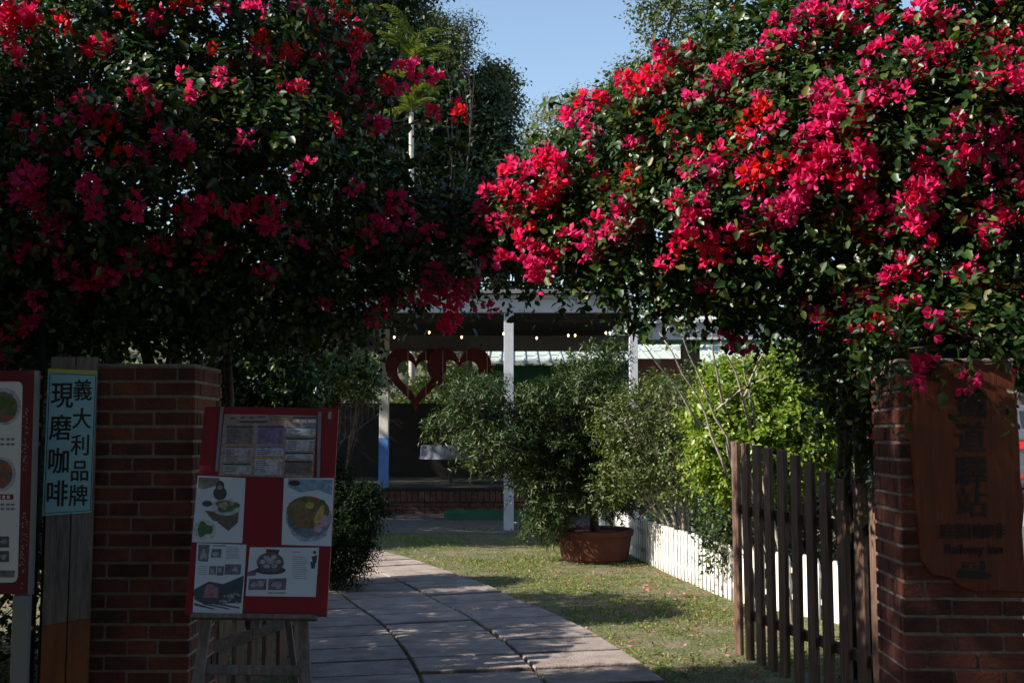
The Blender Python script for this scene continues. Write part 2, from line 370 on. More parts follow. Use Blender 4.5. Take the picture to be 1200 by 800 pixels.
# ------------------------------------------------------------------ brick pillars
def pillar(label, x0, x1, y0, y1, h, rz=0):
    cx, cy = (x0+x1)/2, (y0+y1)/2; root = empty('brick_pillar', (cx, cy, 0)); root.rotation_euler.z = rz
    tag(root, label, 'pillar', 'brick gate pillars')
    hw, hd = (x1-x0)/2, (y1-y0)/2; mm = MB(); mm.box(cx-hw+.008, cx+hw-.008, cy-hd+.008, cy+hd-.008, 0, h-.005)
    mm.build('mortar_core', M['mortar'], root)
    b = MB(); ch = .07; nrow = int(h/ch)
    for r in range(nrow):
        z0 = r*ch+.005; z1 = z0+.057
        for face in range(4):
            Lw = 2*hw if face % 2 == 0 else 2*hd-.005
            pos = -Lw/2; first = (r % 2 == 0)
            while pos < Lw/2-.02:
                bl = .095 if first else .20
                if random.random() < .1: bl = .14
                first = False
                e = min(pos+bl, Lw/2)
                if Lw/2-e < .05: e = Lw/2
                j = random.uniform(-.0025, .0035); th = .045
                if face == 0: b.box(cx+pos, cx+e-.012*(e < Lw/2), cy-hd-j, cy-hd+th, z0, z1+random.uniform(-.002, .002))
                elif face == 2: b.box(cx+pos, cx+e-.012*(e < Lw/2), cy+hd-th, cy+hd+j, z0, z1)
                elif face == 1: b.box(cx+hw-th-.001, cx+hw+j, cy+max(pos, -hd+th+.003), cy+min(e-.012*(e < Lw/2), hd-th-.003), z0+.001, z1-.001)
                else: b.box(cx-hw-j, cx-hw+th+.001, cy+max(pos, -hd+th+.003), cy+min(e-.012*(e < Lw/2), hd-th-.003), z0+.001, z1-.001)
                pos = e
    b.build('brickwork', M['brick'], root, bevel=.004)
    cap = MB(); cap.box(cx-hw+.004, cx+hw-.004, cy-hd+.004, cy+hd-.004, h-.004, h+.012); cap.build('cap', M['mortar'], root, bevel=.005)
    return root
pillar('brick gate pillar on the left beside the blue coffee sign', -1.965, -1.485, 5.2, 5.68, 1.82)
pillar('brick gate pillar on the right with the orange wooden sign', 1.595, 2.075, 4.55, 4.95, 1.80, R(-3))

# ------------------------------------------------------------------ picket gates
def gate(label, pts, tops, n, bottom=.04, w=.10, ts=None):
    """pickets along pts[0]->pts[1]"""
    a, b = Vector(pts[0]), Vector(pts[1]); d = (b-a); L = d.length; u = d/L; nrmv = Vector((-u.y, u.x, 0)); rz = math.atan2(u.y, u.x)
    root = empty('wooden_gate', (a.x, a.y, 0)); tag(root, label, 'gate', 'brown picket gate leaves')
    for i in range(n):
        t = ts[i] if ts else i/(n-1); p = a+d*t; z = np.interp(t, tops[0], tops[1]) + random.uniform(-.008, .008)
        mb = MB(); mb.quadbox((p.x, p.y, (z+bottom)/2), w, .028, z-bottom, rz+random.uniform(-.02, .02), random.uniform(-.006, .006))
        mb.build('picket', M['wood'], root, bevel=.004)
    for z in (.32, 1.0):
        mb = MB(); c = (a+b)/2+nrmv*.030; mb.quadbox((c.x, c.y, z), L, .03, .06, rz); mb.build('rail', M['bark'], root, bevel=.004)  # dark bark colour stands in for shade on the far side
    return root
def gt(px, a=(1.51, 7.6), b=(1.95, 5.5)):
    k_ = (px-600)/F; return (k_*a[1]-a[0])/((b[0]-a[0])-k_*(b[1]-a[1]))
gate('brown picket gate leaf standing open right of the path', ((1.51, 7.6, 0), (1.95, 5.5, 0)), ([0, .33, .5, .65, .8, 1], [1.45, 1.41, 1.35, 1.27, 1.23, 1.235]), 13, w=.095, ts=[gt(p_) for p_ in (861, 873, 886, 899, 914, 930, 947, 964, 984, 1004, 1022, 1041, 1060)])
gate('brown picket gate leaf standing open behind the easel', ((-1.40, 7.3, 0), (-1.80, 5.9, 0)), ([0, .5, 1], [1.42, 1.3, 1.22]), 9)

# ------------------------------------------------------------------ white picket fence
FP = [(2.75, 8.7), (2.35, 9.5), (2.0, 10.2), (1.72, 12), (1.5, 14), (1.32, 17.2)]
seg = [Vector(p) for p in FP]; al = [0]
for i in range(1, len(seg)): al.append(al[-1]+(seg[i]-seg[i-1]).length)
def fpt(s): return Vector((np.interp(s, al, [p.x for p in seg]), np.interp(s, al, [p.y for p in seg])))
root = empty('picket_fence', (seg[0].x, seg[0].y, 0)); tag(root, 'low white picket fence along the edge of the grass', 'fence')
n = 76
for i in range(n):
    s_ = al[-1]*i/(n-1); p = fpt(s_); q = fpt(min(s_+.1, al[-1])); 
    if i == n-1: q = p+(p-fpt(s_-.1))
    u = (q-p).normalized(); w = .037; h = .50+random.uniform(-.012, .012); lean = random.uniform(-.012, .012)
    c = Vector((p.x, p.y, 0)); U = Vector((u.x, u.y, 0)); Nn = Vector((-u.y, u.x, 0))
    poly = [c-U*w, c+U*w, c+U*(w+lean)+Vector((0, 0, h-.05)), c+U*(w*.45+lean)+Vector((0, 0, h)), c-U*(w*.45-lean)+Vector((0, 0, h)), c-U*(w-lean)+Vector((0, 0, h-.05))]
    MB().prism(poly, -.009, Nn, .018).build('picket', M['white'], root)
for z in (.14, .36):
    for i in range(len(seg)-1):
        a, b = seg[i], seg[i+1]; u = (b-a).normalized(); nn = Vector((-u.y, u.x)); c = (a+b)/2-nn*.022
        MB().quadbox((c.x, c.y, z), (b-a).length+.01, .02, .045, math.atan2(u.y, u.x)).build('rail', M['white'], root)

# ------------------------------------------------------------------ text
def text_obj(name, body, o, ux, uy, h, m, parent, bold=.0, sx=1, ext=.001, align='CENTER', shear=0):
    """letters with cap cell height h at o (centre), ux right, uy up"""
    cu = bpy.data.curves.new(name, 'FONT'); cu.body = body; cu.size = h; cu.align_x = align; cu.align_y = 'CENTER'; cu.extrude = ext; cu.shear = shear
    cu.resolution_u = 4
    tmp = bpy.data.objects.new('tmp', cu); col.objects.link(tmp)
    bpy.context.view_layer.update(); dg = bpy.context.evaluated_depsgraph_get()
    me = bpy.data.meshes.new_from_object(tmp.evaluated_get(dg)); bpy.data.objects.remove(tmp)
    ux = Vector(ux).normalized(); uy = Vector(uy).normalized(); un = ux.cross(uy); o = Vector(o)
    V0 = [v.co.copy() for v in me.vertices]; F0 = [tuple(p.vertices) for p in me.polygons]; VV = []; FF = []
    sh = [(0, 0)] if not bold else [(0, 0), (bold, 0), (-bold, 0), (0, bold*.7), (0, -bold*.7)]
    for q, (dx, dy) in enumerate(sh):
        b = len(VV); VV += [tuple(o + ux*((c.x+dx*h)*sx) + uy*(c.y+dy*h) + un*(c.z+q*.00012)) for c in V0]; FF += [tuple(b+i for i in f) for f in F0]
    me = bpy.data.meshes.new(name); me.from_pydata(VV, [], FF); me.update()
    return link(name, me, m, parent)

# ------------------------------------------------------------------ red easel board
bb = at(300, 721, 4.9); bt = at(318, 477, 5.2)
lean = (Vector((0, bt.y, bt.z)) - Vector((0, bb.y, bb.z))).normalized()
bn = Vector((-1, 0, 0)).cross(lean).normalized()
if bn.y > 0: bn = -bn
easel = empty('easel', (at(300, 721, 4.9).x, 5.0, 0)); tag(easel, 'weathered wooden easel holding the red menu board', 'easel')
board = empty('menu_board', (bb.x, bb.y, bb.z)); tag(board, 'red menu board with pinned photo sheets on the easel', 'sign board')
def bp(px, py): return onplane(px, py, bb, bn)
MB().prism([bp(*p) for p in ((240, 476), (397, 478), (383, 722), (216, 719))], -.018, bn, .018).build('panel', M['redboard'], board, bevel=.002)
off = [0.0005]
def sheet(name, pts, m, parent, th=.0012, o=None):
    if o is None: off[0] += .0004; o = off[0]
    return MB().prism([bp(*p) for p in pts], o, bn, th).build(name, m, parent)
def cmat(c, r=.6):
    key = 'c_%.2f_%.2f_%.2f' % c
    if key not in M: M[key] = mat(key, c, r, tuple(v*.35+.02 for v in c), 55, detail=9, lo=.40, hi=.72)
    return M[key]
def multi(name, polys, m, parent, o, th=.0004, pf=None):
    mb = MB(); pf = pf or bp
    for p in polys: mb.prism([pf(*q) for q in p], o, bn if pf is bp else pf.n, th)
    return mb.build(name+'_print', m, parent)
def ell(cx, cy, rx, ry, n=22, rot=0, wob=0):
    out = []
    for i in range(n):
        a = 2*math.pi*i/n; r = 1+wob*math.sin(3*a+cx)+wob*.6*math.sin(5*a+cy); x = rx*math.cos(a)*r; y = ry*math.sin(a)*r
        out.append((cx+x*math.cos(rot)-y*math.sin(rot), cy+x*math.sin(rot)+y*math.cos(rot)))
    return out
def sk(x, y, x0, y0, k=-.04): return (x + (y-y0)*k, y)
def rct(x0, y0, x1, y1, k=-.04, yb=600):
    return [sk(x0, y0, x0, y0, k), sk(x1, y0, x1, y0, k), (x1+(y1-y0)*k, y1), (x0+(y1-y0)*k, y1)]
# price list sheet
ml = sheet('price_list', ((263, 485), (372, 487), (367, 560), (256, 557)), cmat((.42, .33, .30)), board)
for pts in (((259, 477), (262.5, 477), (256, 553), (252.5, 553)), ((373, 483), (377, 483), (375, 560), (371.5, 560))):
    MB().prism([bp(*p) for p in pts], .001, bn, .008).build('clip_strip', M['alu'], board)
O1 = off[0]+.0014
def block(x0, y0, x1, y1, head, body):
    multi('price_panel', [rct(x0, y0+2, x1, y1, -.08)], cmat(body), ml, O1)
    multi('price_heading', [rct(x0, y0, x1, y0+2, -.08)], cmat(head), ml, O1+.0001)
    rows = []
    y = y0+4.2
    while y < y1-1.2:
        kx = -(y-y0)*.08; a = x0+1.5+kx; rows.append(rct(a, y, a+(x1-x0)*random.uniform(.3, .5), y+.8, 0)); rows.append(rct(x1-5+kx, y, x1-1.5+kx, y+.8, 0)); y += 2.2
    multi('price_rows', rows, M['ink2'], ml, O1+.0005)
block(266, 499, 297, 520, (.06, .05, .06), (.25, .22, .25)); block(264, 523, 296, 540, (.40, .16, .08), (.50, .47, .55)); block(262, 543, 294, 555, (.03, .09, .06), (.5, .58, .66))
block(302, 499, 333, 520, (.10, .04, .20), (.30, .24, .50)); block(300, 523, 332, 534, (.08, .25, .60), (.55, .6, .75)); block(299, 536, 331, 556, (.5, .42, .05), (.58, .62, .75))
block(336, 500, 369, 510, (.08, .25, .60), (.55, .65, .8)); block(336, 513, 368, 528, (.03, .06, .04), (.55, .6, .75)); block(335, 530, 367, 538, (.03, .06, .04), (.55, .6, .75)); block(334, 540, 366, 556, (.06, .04, .03), (.22, .19, .18))
multi('title_band', [rct(281, 493, 314, 495.5, 0), rct(270, 489, 276, 491, 0), rct(282, 488, 288, 490, 0), rct(292, 488, 298, 490, 0), rct(302, 488, 312, 489.5, 0), rct(321, 488, 338, 489, 0), rct(321, 491, 338, 492, 0), rct(343, 488.5, 371, 490.5, 0)], M['ink2'], ml, O1)
multi('title_boxes', [rct(343, 491.5, 351, 495.5, 0), rct(352, 491.5, 360, 495.5, 0), rct(361, 491.5, 370, 495.5, 0)], M['paper_w'], ml, O1)
# photo sheets
s1 = sheet('photo_sheet', ((232, 557), (288, 560), (284, 636), (225, 635)), M['paper'], board)
O2 = off[0]+.0014
multi('tablecloth_shade', [[(233, 559), (258, 560), (256, 568), (240, 573), (232, 572)]], cmat((.28, .27, .22)), s1, O2)
multi('table_wood', [[(262, 604), (281, 592), (279, 612), (268, 622), (255, 612)], [(240, 598), (262, 600), (264, 612), (250, 610)]], cmat((.17, .13, .12)), s1, O2)
multi('bowl', [ell(265, 594, 17, 10), ell(240, 621, 14, 13, 8)], cmat((.62, .70, .78)), s1, O2+.0005)
multi('coffee', [ell(243, 590, 6, 3.5), ell(258, 578, 8, 8), ell(258, 569, 5, 6)], cmat((.09, .08, .09)), s1, O2+.0006)
multi('salad', [ell(266, 593, 13, 7, wob=.14), ell(240, 620, 9, 8, wob=.2)], cmat((.10, .20, .07)), s1, O2+.001)
multi('food', [ell(262, 592, 6, 4, wob=.2), ell(258, 571, 3, 3), ell(272, 590, 3, 2)], cmat((.45, .36, .26)), s1, O2+.0015)
s2 = sheet('photo_sheet', ((333, 560), (391.5, 560), (388, 640), (330, 638)), M['paper'], board)
O2 = off[0]+.0014
multi('blue_cloth', [[(338, 561), (390, 562), (389, 580), (372, 574), (352, 577), (337, 570)]], cmat((.28, .45, .66)), s2, O2)
multi('coffee', [ell(345, 566, 7, 3.2)], cmat((.04, .03, .03)), s2, O2+.0005)
multi('bowl', [ell(362, 606, 27, 24), [(336, 606), (388, 606), (382, 628), (370, 634), (352, 634), (342, 626)]], cmat((.42, .56, .76)), s2, O2+.0005)
multi('stew', [ell(361, 600, 25, 19, wob=.02)], cmat((.20, .15, .08)), s2, O2+.001)
multi('meat', [ell(351, 596, 10, 10, wob=.1), ell(356, 612, 9, 6, wob=.15)], cmat((.26, .17, .09)), s2, O2+.0015)
multi('corn', [ell(374, 604, 4, 13, rot=.4), ell(363, 592, 5, 4)], cmat((.62, .50, .16)), s2, O2+.002)
multi('vegetables', [ell(366, 588, 12, 5, wob=.2), ell(379, 590, 3, 4)], cmat((.08, .22, .06)), s2, O2+.0017)
multi('radish', [ell(380, 610, 6, 7), ell(373, 619, 5, 5)], cmat((.55, .42, .55)), s2, O2+.0019)
multi('tomato', [ell(368, 585, 4, 2.5), ell(373, 587, 2, 2)], cmat((.55, .06, .05)), s2, O2+.0022)
s3 = sheet('photo_sheet', ((231, 636), (289, 638), (284, 719), (226, 717)), M['paper'], board)
O2 = off[0]+.0014
pics = [[(233, 638), (246, 638), (244, 658), (232, 657)], [(249, 643), (260, 643), (259, 653), (247, 653)], [(246, 663), (254, 663), (253, 673), (245, 673)], [(255, 663), (263, 663), (262, 674), (254, 674)], [(264, 661), (283, 661), (282, 673), (263, 673)]]
multi('picture', pics, cmat((.17, .20, .27)), s3, O2)
multi('picture_detail', [ell(253, 649, 4, 2.5), ell(249, 669, 2.5, 3), ell(276, 667, 3, 3, wob=.2), ell(258, 668, 2, 3), ell(239, 650, 4, 5, wob=.3)], cmat((.45, .48, .56)), s3, O2+.0005)
multi('hillside', [[(228, 690), (245, 681), (262, 684), (286, 674), (284, 696), (227, 698)], [(228, 697), (284, 694), (283, 706), (240, 708), (228, 702)]], cmat((.06, .10, .13)), s3, O2)
multi('locomotive', [[(241, 688), (256, 688), (256, 700), (238, 700)], ell(247, 687, 5, 3)], cmat((.42, .22, .30)), s3, O2+.0005)
multi('crowd', [ell(random.uniform(258, 281), random.uniform(695, 707), 1.6, 1.2) for _ in range(22)], cmat((.36, .42, .55)), s3, O2+.0006)
multi('railway_line', [[(228, 706), (252, 713), (250, 714), (228, 709)], [(240, 706), (270, 713), (268, 714), (238, 708)], [(254, 706), (281, 711), (281, 713), (252, 708)]], cmat((.10, .14, .2)), s3, O2+.0007)
multi('text_rows', [rct(265, 641+i*2.4, 279+(i % 3), 641.8+i*2.4, -.05) for i in range(6)]+[rct(233, 663+i*2.2, 243, 663.7+i*2.2, -.05) for i in range(5)]+[rct(250, 638.5, 265, 640.3, 0)], cmat((.35, .38, .45)), s3, O2)
s4 = sheet('photo_sheet', ((293, 641), (374, 641.5), (370, 699), (288, 698)), M['paper'], board)
O2 = off[0]+.0014
multi('pot', [[(312, 643), (328, 644), (326, 650), (312, 649)], ell(317, 668, 18, 5)], cmat((.07, .07, .09)), s4, O2)
multi('plate', [ell(317, 659, 16, 12)], cmat((.13, .13, .17)), s4, O2+.0004)
multi('dish', [ell(317+9*math.cos(a), 658+6*math.sin(a), 3.6, 2.6, 10) for a in np.linspace(0, 5.2, 6)]+[ell(317, 657, 5, 4)], cmat((.50, .50, .58)), s4, O2+.0008)
multi('picture', [[(292, 678), (313, 678), (312, 691), (291, 691)], [(315, 678), (336, 677), (335, 691), (314, 691)], [(290, 670), (302, 666), (300, 674), (289, 675)]], cmat((.20, .17, .25)), s4, O2)
multi('picture_detail', [ell(298, 685, 4, 3), ell(306, 684, 4, 4), ell(325, 685, 6, 4, wob=.2)], cmat((.48, .40, .52)), s4, O2+.0005)
multi('figure', [ell(369, 647, 2, 2), [(365, 652), (372, 650), (371, 659), (367, 659)], [(364, 658), (370, 658), (369, 666), (365, 666)]], cmat((.05, .06, .10)), s4, O2)
multi('text_rows', [rct(343, 652+i*2.5, 358+(i % 4), 652.8+i*2.5, -.05) for i in range(11)]+[rct(343, 646, 352, 647.3, 0), rct(314, 693.5, 335, 695.5, 0)], cmat((.38, .42, .52)), s4, O2)
multi('sticker', [[(385, 483), (389, 482), (388, 491), (384, 490)]], cmat((.5, .5, .35)), board, .001)
# easel wood: legs slanted, crossbar, hidden strut
def beam(mb, a, b, w, d, n):
    a = Vector(a); b = Vector(b); u = (b-a).normalized(); n = Vector(n); n = (n-u*n.dot(u)).normalized(); s_ = u.cross(n)
    q = [a+s_*w/2+n*d/2, a-s_*w/2+n*d/2, a-s_*w/2-n*d/2, a+s_*w/2-n*d/2]; mb.prism(q, 0, u, (b-a).length); return mb
W2 = M['weather']
def behind(px, py, k=.035): return bp(px, py)-bn*k
down = -lean
for (px0, px1) in ((243, 229), (353, 357)):
    a = behind(px0, 700); b = behind(px1, 800); u = (b-a).normalized(); b2 = a+u*((a.z-0)/-u.z)
    a2 = a-u*.75
    beam(MB(), a2, b2, .045, .022, bn).build('leg', W2, easel, bevel=.003)
a = behind(235, 782, .058); b = behind(356, 784, .058); beam(MB(), a, b, .042, .02, bn).build('crossbar', W2, easel, bevel=.003)
a = behind(296, 735, .05); a2 = a+lean*.7; beam(MB(), a, a2, .04, .02, bn).build('strut', W2, easel, bevel=.003)
a = behind(314, 560, .06); b = Vector((a.x+.02, a.y+.75, 0)); beam(MB(), a, b, .03, .025, bn).build('rear_leg', W2, easel, bevel=.003)
a = behind(226, 722, .01)+bn*.02; b = behind(372, 724, .01)+bn*.02; beam(MB(), a, b, .02, .06, bn).build('shelf', W2, easel, bevel=.003)

# ------------------------------------------------------------------ blue coffee sign + weathered panel + pole
class PF:
    def __init__(s, p0, n): s.p = Vector(p0); s.n = Vector(n).normalized()
    def __call__(s, x, y): return onplane(x, y, s.p, s.n)
pn = Vector((.12, -1, 0)).normalized(); pp = PF(at(80, 600, 5.1), pn)
wp = empty('weathered_panel', (pp(75, 790).x, pp(75, 790).y, 0)); tag(wp, 'weathered grey plank panel with rusty brown foot under the blue sign', 'panel')
def toground(p): return Vector((p.x, p.y, 0.0))
for (xa, xb) in ((47, 76), (77.5, 103)):
    t0, t1 = pp(xa+7, 418), pp(xb+7, 418); m0, m1 = pp(xa+3, 733-(xa-47)*.18), pp(xb+3, 728-(xb-76)*.15)
    g0, g1 = toground(pp(xa, 760)), toground(pp(xb, 760)); 
    m0.x = (m0.x+g0.x)/2; m1.x = (m1.x+g1.x)/2; t0.x = m0.x; t1.x = m1.x; g0.x = m0.x; g1.x = m1.x
    MB().prism([m0, m1, t1, t0], -.02, pn, .02).build('plank', M['weather'], wp, bevel=.003)
    MB().prism([g0, g1, m1, m0], -.02, pn, .0205).build('rusty_foot', M['rust'], wp, bevel=.003)
ga_, gb_ = pp(49, 600), pp(101, 600)
MB().prism([toground(ga_), toground(gb_), Vector((gb_.x, gb_.y, 1.7)), Vector((ga_.x, ga_.y, 1.7))], -.034, pn, .012).build('light_block_board', M['dark'], wp)  # added dark sheet, stops light showing between the planks
cs = empty('coffee_sign', pp(80, 604)); tag(cs, 'light blue sign with black Chinese lettering about freshly ground coffee', 'sign')
MB().prism([pp(*p) for p in ((57, 436), (114, 438), (107, 600), (50, 604))], .004, pn, .006).build('panel', M['signblue'], cs)
MB().prism([pp(*p) for p in ((57, 432), (114, 434), (114, 438), (57, 436))], .003, pn, .008).build('yellow_edge', M['tinyellow'], cs)
fr = MB()
for a, b in (((59, 438), (112.5, 440)), ((52, 601.5), (106, 598))):
    A, B = pp(*a), pp(*b); fr.prism([A, B, B+Vector((0, 0, .003)), A+Vector((0, 0, .003))], .0102, pn, .0005)
for a, b in (((59, 438), (52, 601.5)), ((112.5, 440), (106, 598))):
    A, B = pp(*a), pp(*b); fr.prism([A, B, B+Vector((.003, 0, 0)), A+Vector((.003, 0, 0))], .0102, pn, .0005)
fr.build('border_line', M['ink'], cs)
ux = Vector((1, .12, 0)).normalized()
def vert_text(chars, pts, h, m, parent, pf, bold, sx=1, off_=.0105):
    for ch, (x, y) in zip(chars, pts):
        p = pf(x, y)+pf.n*off_; e = pf(x, y-10)-pf(x, y+10)
        text_obj('lettering', ch, p, ux if pf is pp else Vector((1, 0, 0)), Vector((0, 0, 1)), h, m, parent, bold, sx)
sz5 = 5.1/F
vert_text('義大利品牌', [(97.5, 459), (96.5, 492), (95, 523), (94, 553), (92.5, 582)], 26*sz5, M['ink'], cs, pp, .016, .86)
vert_text('現磨咖啡', [(73.5, 465), (71.5, 503), (69.5, 542), (67.5, 580)], 32*sz5, M['ink'], cs, pp, .016, .80)
# dark pole in the black gap; brass beads stand in for chain lights
pole = empty('metal_pole', (at(44, 700, 5.25).x, 5.25, 0)); tag(pole, 'dark metal pole with brass beads standing in for chain lights beside the blue sign', 'pole')
px_ = at(43, 600, 5.25).x
MB().tube([(px_, 5.25, 0), (px_, 5.25, 2.0)], .014, 10).build('shaft', M['black'], pole, smooth=True)
for y in (442, 465, 498, 520, 735):
    MB().ball((px_+.004, 5.236, at(43, y, 5.25).z), .008, .008, .011).build('chain_light_bead', M['brass'], pole, smooth=True)

# ------------------------------------------------------------------ restaurant menu sign at left edge
mn = Vector((.05, -1, 0)).normalized(); mp_ = PF(at(20, 600, 4.9), mn)
ms = empty('menu_sign', toground(mp_(25, 700))); tag(ms, 'maroon framed menu sign with round dish photos on a steel post', 'sign')
MB().prism([mp_(*p) for p in ((-120, 433), (41, 434), (33, 696), (-125, 697))], -.02, mn, .02).build('panel', M['maroon'], ms)
MB().prism([mp_(*p) for p in ((41, 434), (45, 434), (37.5, 696), (33, 696))], -.025, mn, .03).build('side_rail', M['alu'], ms)
xr = lambda y: 26-(y-447)*.030-0
pts = [(-110, 447), (22, 447), (25, 449), (26.5, 453)]+[(21, 675), (19, 680), (15, 682)]+[(-112, 682)]
MB().prism([mp_(*p) for p in pts], .0005, mn, .002).build('white_sheet', M['paper_w'], ms)
def mmul(name, polys, m, o=.003): return multi(name, polys, m, ms, o, .0004, mp_)
mmul('plate', [ell(5, 476, 20, 22), ell(3, 555, 16, 20)], cmat((.55, .58, .68)))
mmul('dish', [ell(4, 477, 17, 18), ell(1, 555, 14, 17)], cmat((.20, .17, .15)), .0036)
mmul('greens', [ell(2, 471, 14, 8, wob=.25), ell(12, 482, 6, 4, wob=.2)], cmat((.10, .17, .05)), .0042)
mmul('meat', [ell(10, 489, 7, 3), ell(-2, 562, 11, 7, wob=.1), ell(6, 548, 8, 5, wob=.2), ell(-3, 486, 6, 3)], cmat((.38, .14, .07)), .0044)
mmul('text_rows', [rct(x, y, x+4.2, y+2.6, 0) for y in (513, 519, 589.5, 594.5) for x in (-12, -5.5, 1, 7.5, 13) if x+4 < 20], cmat((.25, .25, .32)))
mmul('red_label', [[(-20, 578), (16, 579), (16, 585), (-20, 585)]], cmat((.30, .02, .04)))
mmul('red_label_letters', [rct(x, 580, x+3.4, 584, 0) for x in (-8, -2.5, 3, 8.5)], M['paper_w'], .0037)
mmul('small_picture', [[(-10, 628), (11, 628), (11, 641), (-10, 641)], [(-10, 645), (11, 645), (11, 658), (-10, 658)]], cmat((.10, .11, .15)))
mmul('picture_detail', [ell(5, 634, 4, 3, wob=.2), ell(-3, 636, 3, 3), ell(4, 652, 4, 3, wob=.2), ell(-4, 650, 3, 4)], cmat((.38, .40, .48)), .0036)
mmul('grey_label', [[(-30, 667), (18, 668), (17, 676), (-30, 676)]], cmat((.20, .22, .28)))
mmul('blossom_pattern', [ell(random.gauss(32-(y-434)*.026, 2.2), y, random.uniform(.5, 1.3), random.uniform(.4, 1.0), 6, wob=.3) for y in [random.choice([random.uniform(478, 560), random.uniform(600, 690)]) for _ in range(85)]], cmat((.50, .44, .50)), .0008)
pa, pb = mp_(16, 697), mp_(35, 697)
MB().box(pa.x, pb.x, pa.y-.01, pa.y+.03, 0, pa.z+.3*0-.001).build('post', M['alu'], ms, bevel=.003)
pa, pb = mp_(-100, 697), mp_(-81, 697); MB().box(pa.x, pb.x, pa.y-.01, pa.y+.03, 0, pa.z-.001).build('post', M['alu'], ms, bevel=.003)

# ------------------------------------------------------------------ orange wooden station sign on the right pillar
on = Vector((-math.sin(R(3))*1.0, -math.cos(R(3)), 0)).normalized(); op = PF((1.595, 4.535, 1), on); op = PF(Vector((1.9225, 4.54, 1)), on)
ws = empty('wooden_sign', op(1132, 690)); tag(ws, 'orange brown wooden slab sign with black Chinese lettering on pillar', 'sign')
L_ = [(1075, 432), (1066, 445), (1068, 470), (1064, 500), (1066, 540), (1070, 580), (1074, 620), (1076, 655), (1088, 672), (1110, 676), (1122, 686), (1140, 692), (1160, 690), (1180, 692), (1197, 693)]
R_ = [(1196, 660), (1193, 620), (1196, 590), (1191, 560), (1190, 520), (1187, 480), (1184, 456), (1186, 435), (1170, 425), (1150, 428), (1120, 424), (1095, 428)]
MB().prism([op(*p) for p in L_+R_], .012, on, .035).build('slab', M['orangewood'], ws, bevel=.006)
ux2 = Vector((math.cos(R(-3)), math.sin(R(-3)), 0)); s4_ = 4.5/F
def ot(body, x, y, h, bold, sx=1): text_obj('lettering', body, op(x, y)+on*.0485, ux2, Vector((0, 0, 1)), h*s4_, M['ink'], ws, bold, sx, .0015)
for ch, (x, y) in zip('鐵道驛站', [(1133, 476), (1132, 515), (1133, 554), (1134, 590)]): ot(ch, x, y, 38, .012, 1.0)
for ch, x in zip('庭園咖啡', (1105, 1124, 1144, 1163)): ot(ch, x, 622, 19.5, .005)
ot('Railway inn', 1136, 642, 15.5, .03, .95)
lg = MB()
for poly in ([(1115, 672), (1119, 665), (1152, 668), (1157, 672), (1153, 676), (1118, 675)], [(1122, 664), (1123, 659), (1130, 659), (1130, 664)], [(1134, 664), (1135, 660), (1140, 660), (1140, 664)], [(1143, 666), (1144, 655), (1149, 655), (1150, 667)], [(1121, 656), (1138, 657.5), (1138, 659), (1121, 657.5)]):
    lg.prism([op(*p) for p in poly], .0472, on, .0015)
lg.build('train_emblem', M['ink'], ws)

# ------------------------------------------------------------------ pavilion
pv = empty('open_pavilion', (0, 19, 0)); tag(pv, 'open pavilion with white posts and fascia beam behind the garden', 'pavilion')
YF, YD = 17.5, 21.4
def pbox(name, x0, x1, yt, yb, Y, d, m, parent=pv, bevel=.006):
    a = at(x0, yt, Y); b = at(x1, yb, Y); return MB().box(a.x, b.x, Y, Y+d, b.z, a.z).build(name, m, parent, bevel=bevel)
def post(name, x0, x1, yt, Y, z0, m, d=.16, ysplit=None):
    a = at(x0, yt, Y); b = at(x1, yt, Y)
    if ysplit:
        zs = at(x0, ysplit, Y).z; o = MB().box(a.x, b.x, Y, Y+d, zs, a.z).build(name, m, pv, bevel=.006)
        MB().box(a.x-.003, b.x+.003, Y-.003, Y+d+.003, z0, zs).build('blue_post_foot', M['blue'], pv, bevel=.006); return o
    return MB().box(a.x, b.x, Y, Y+d, z0, a.z).build(name, m, pv, bevel=.006)
pbox('fascia_beam', 330, 737, 349, 366, YF, .12, M['beam']); pbox('upper_trim', 330, 741, 345, 349.2, YF-.05, .2, M['beam'])
post('post', 590.5, 602, 366.5, YF+.02, 0, M['beam']); post('post', 737.5, 747, 362, YF+.02, 0, M['beam'])
post('post', 333, 343, 366.5, YF+.02, 0, M['beam'])
post('post', 445.5, 456, 378, YD-.2, .46, M['white'], ysplit=513)
pbox('inner_beam', 300, 740, 393, 411, YD, .15, M['greywall'])
a = at(320, 345, YF); b = at(741, 345, YF)
rt = MB(); rt.v = []; 
ra = a.z+.0; 
rt.prism([(a.x, YF-.15, ra+.0), (b.x, YF-.15, ra+.0), (b.x, 27, ra+1.0), (a.x, 27, ra+1.0)], .003, (0, 0, 1), .06); rt.build('roof', M['greywall'], pv)
ce = MB(); ce.box(a.x, b.x, YF+.2, 26.5, at(0, 378, YF).z+.25, at(0, 378, YF).z+.28); ce.build('ceiling', M['dark'], pv)
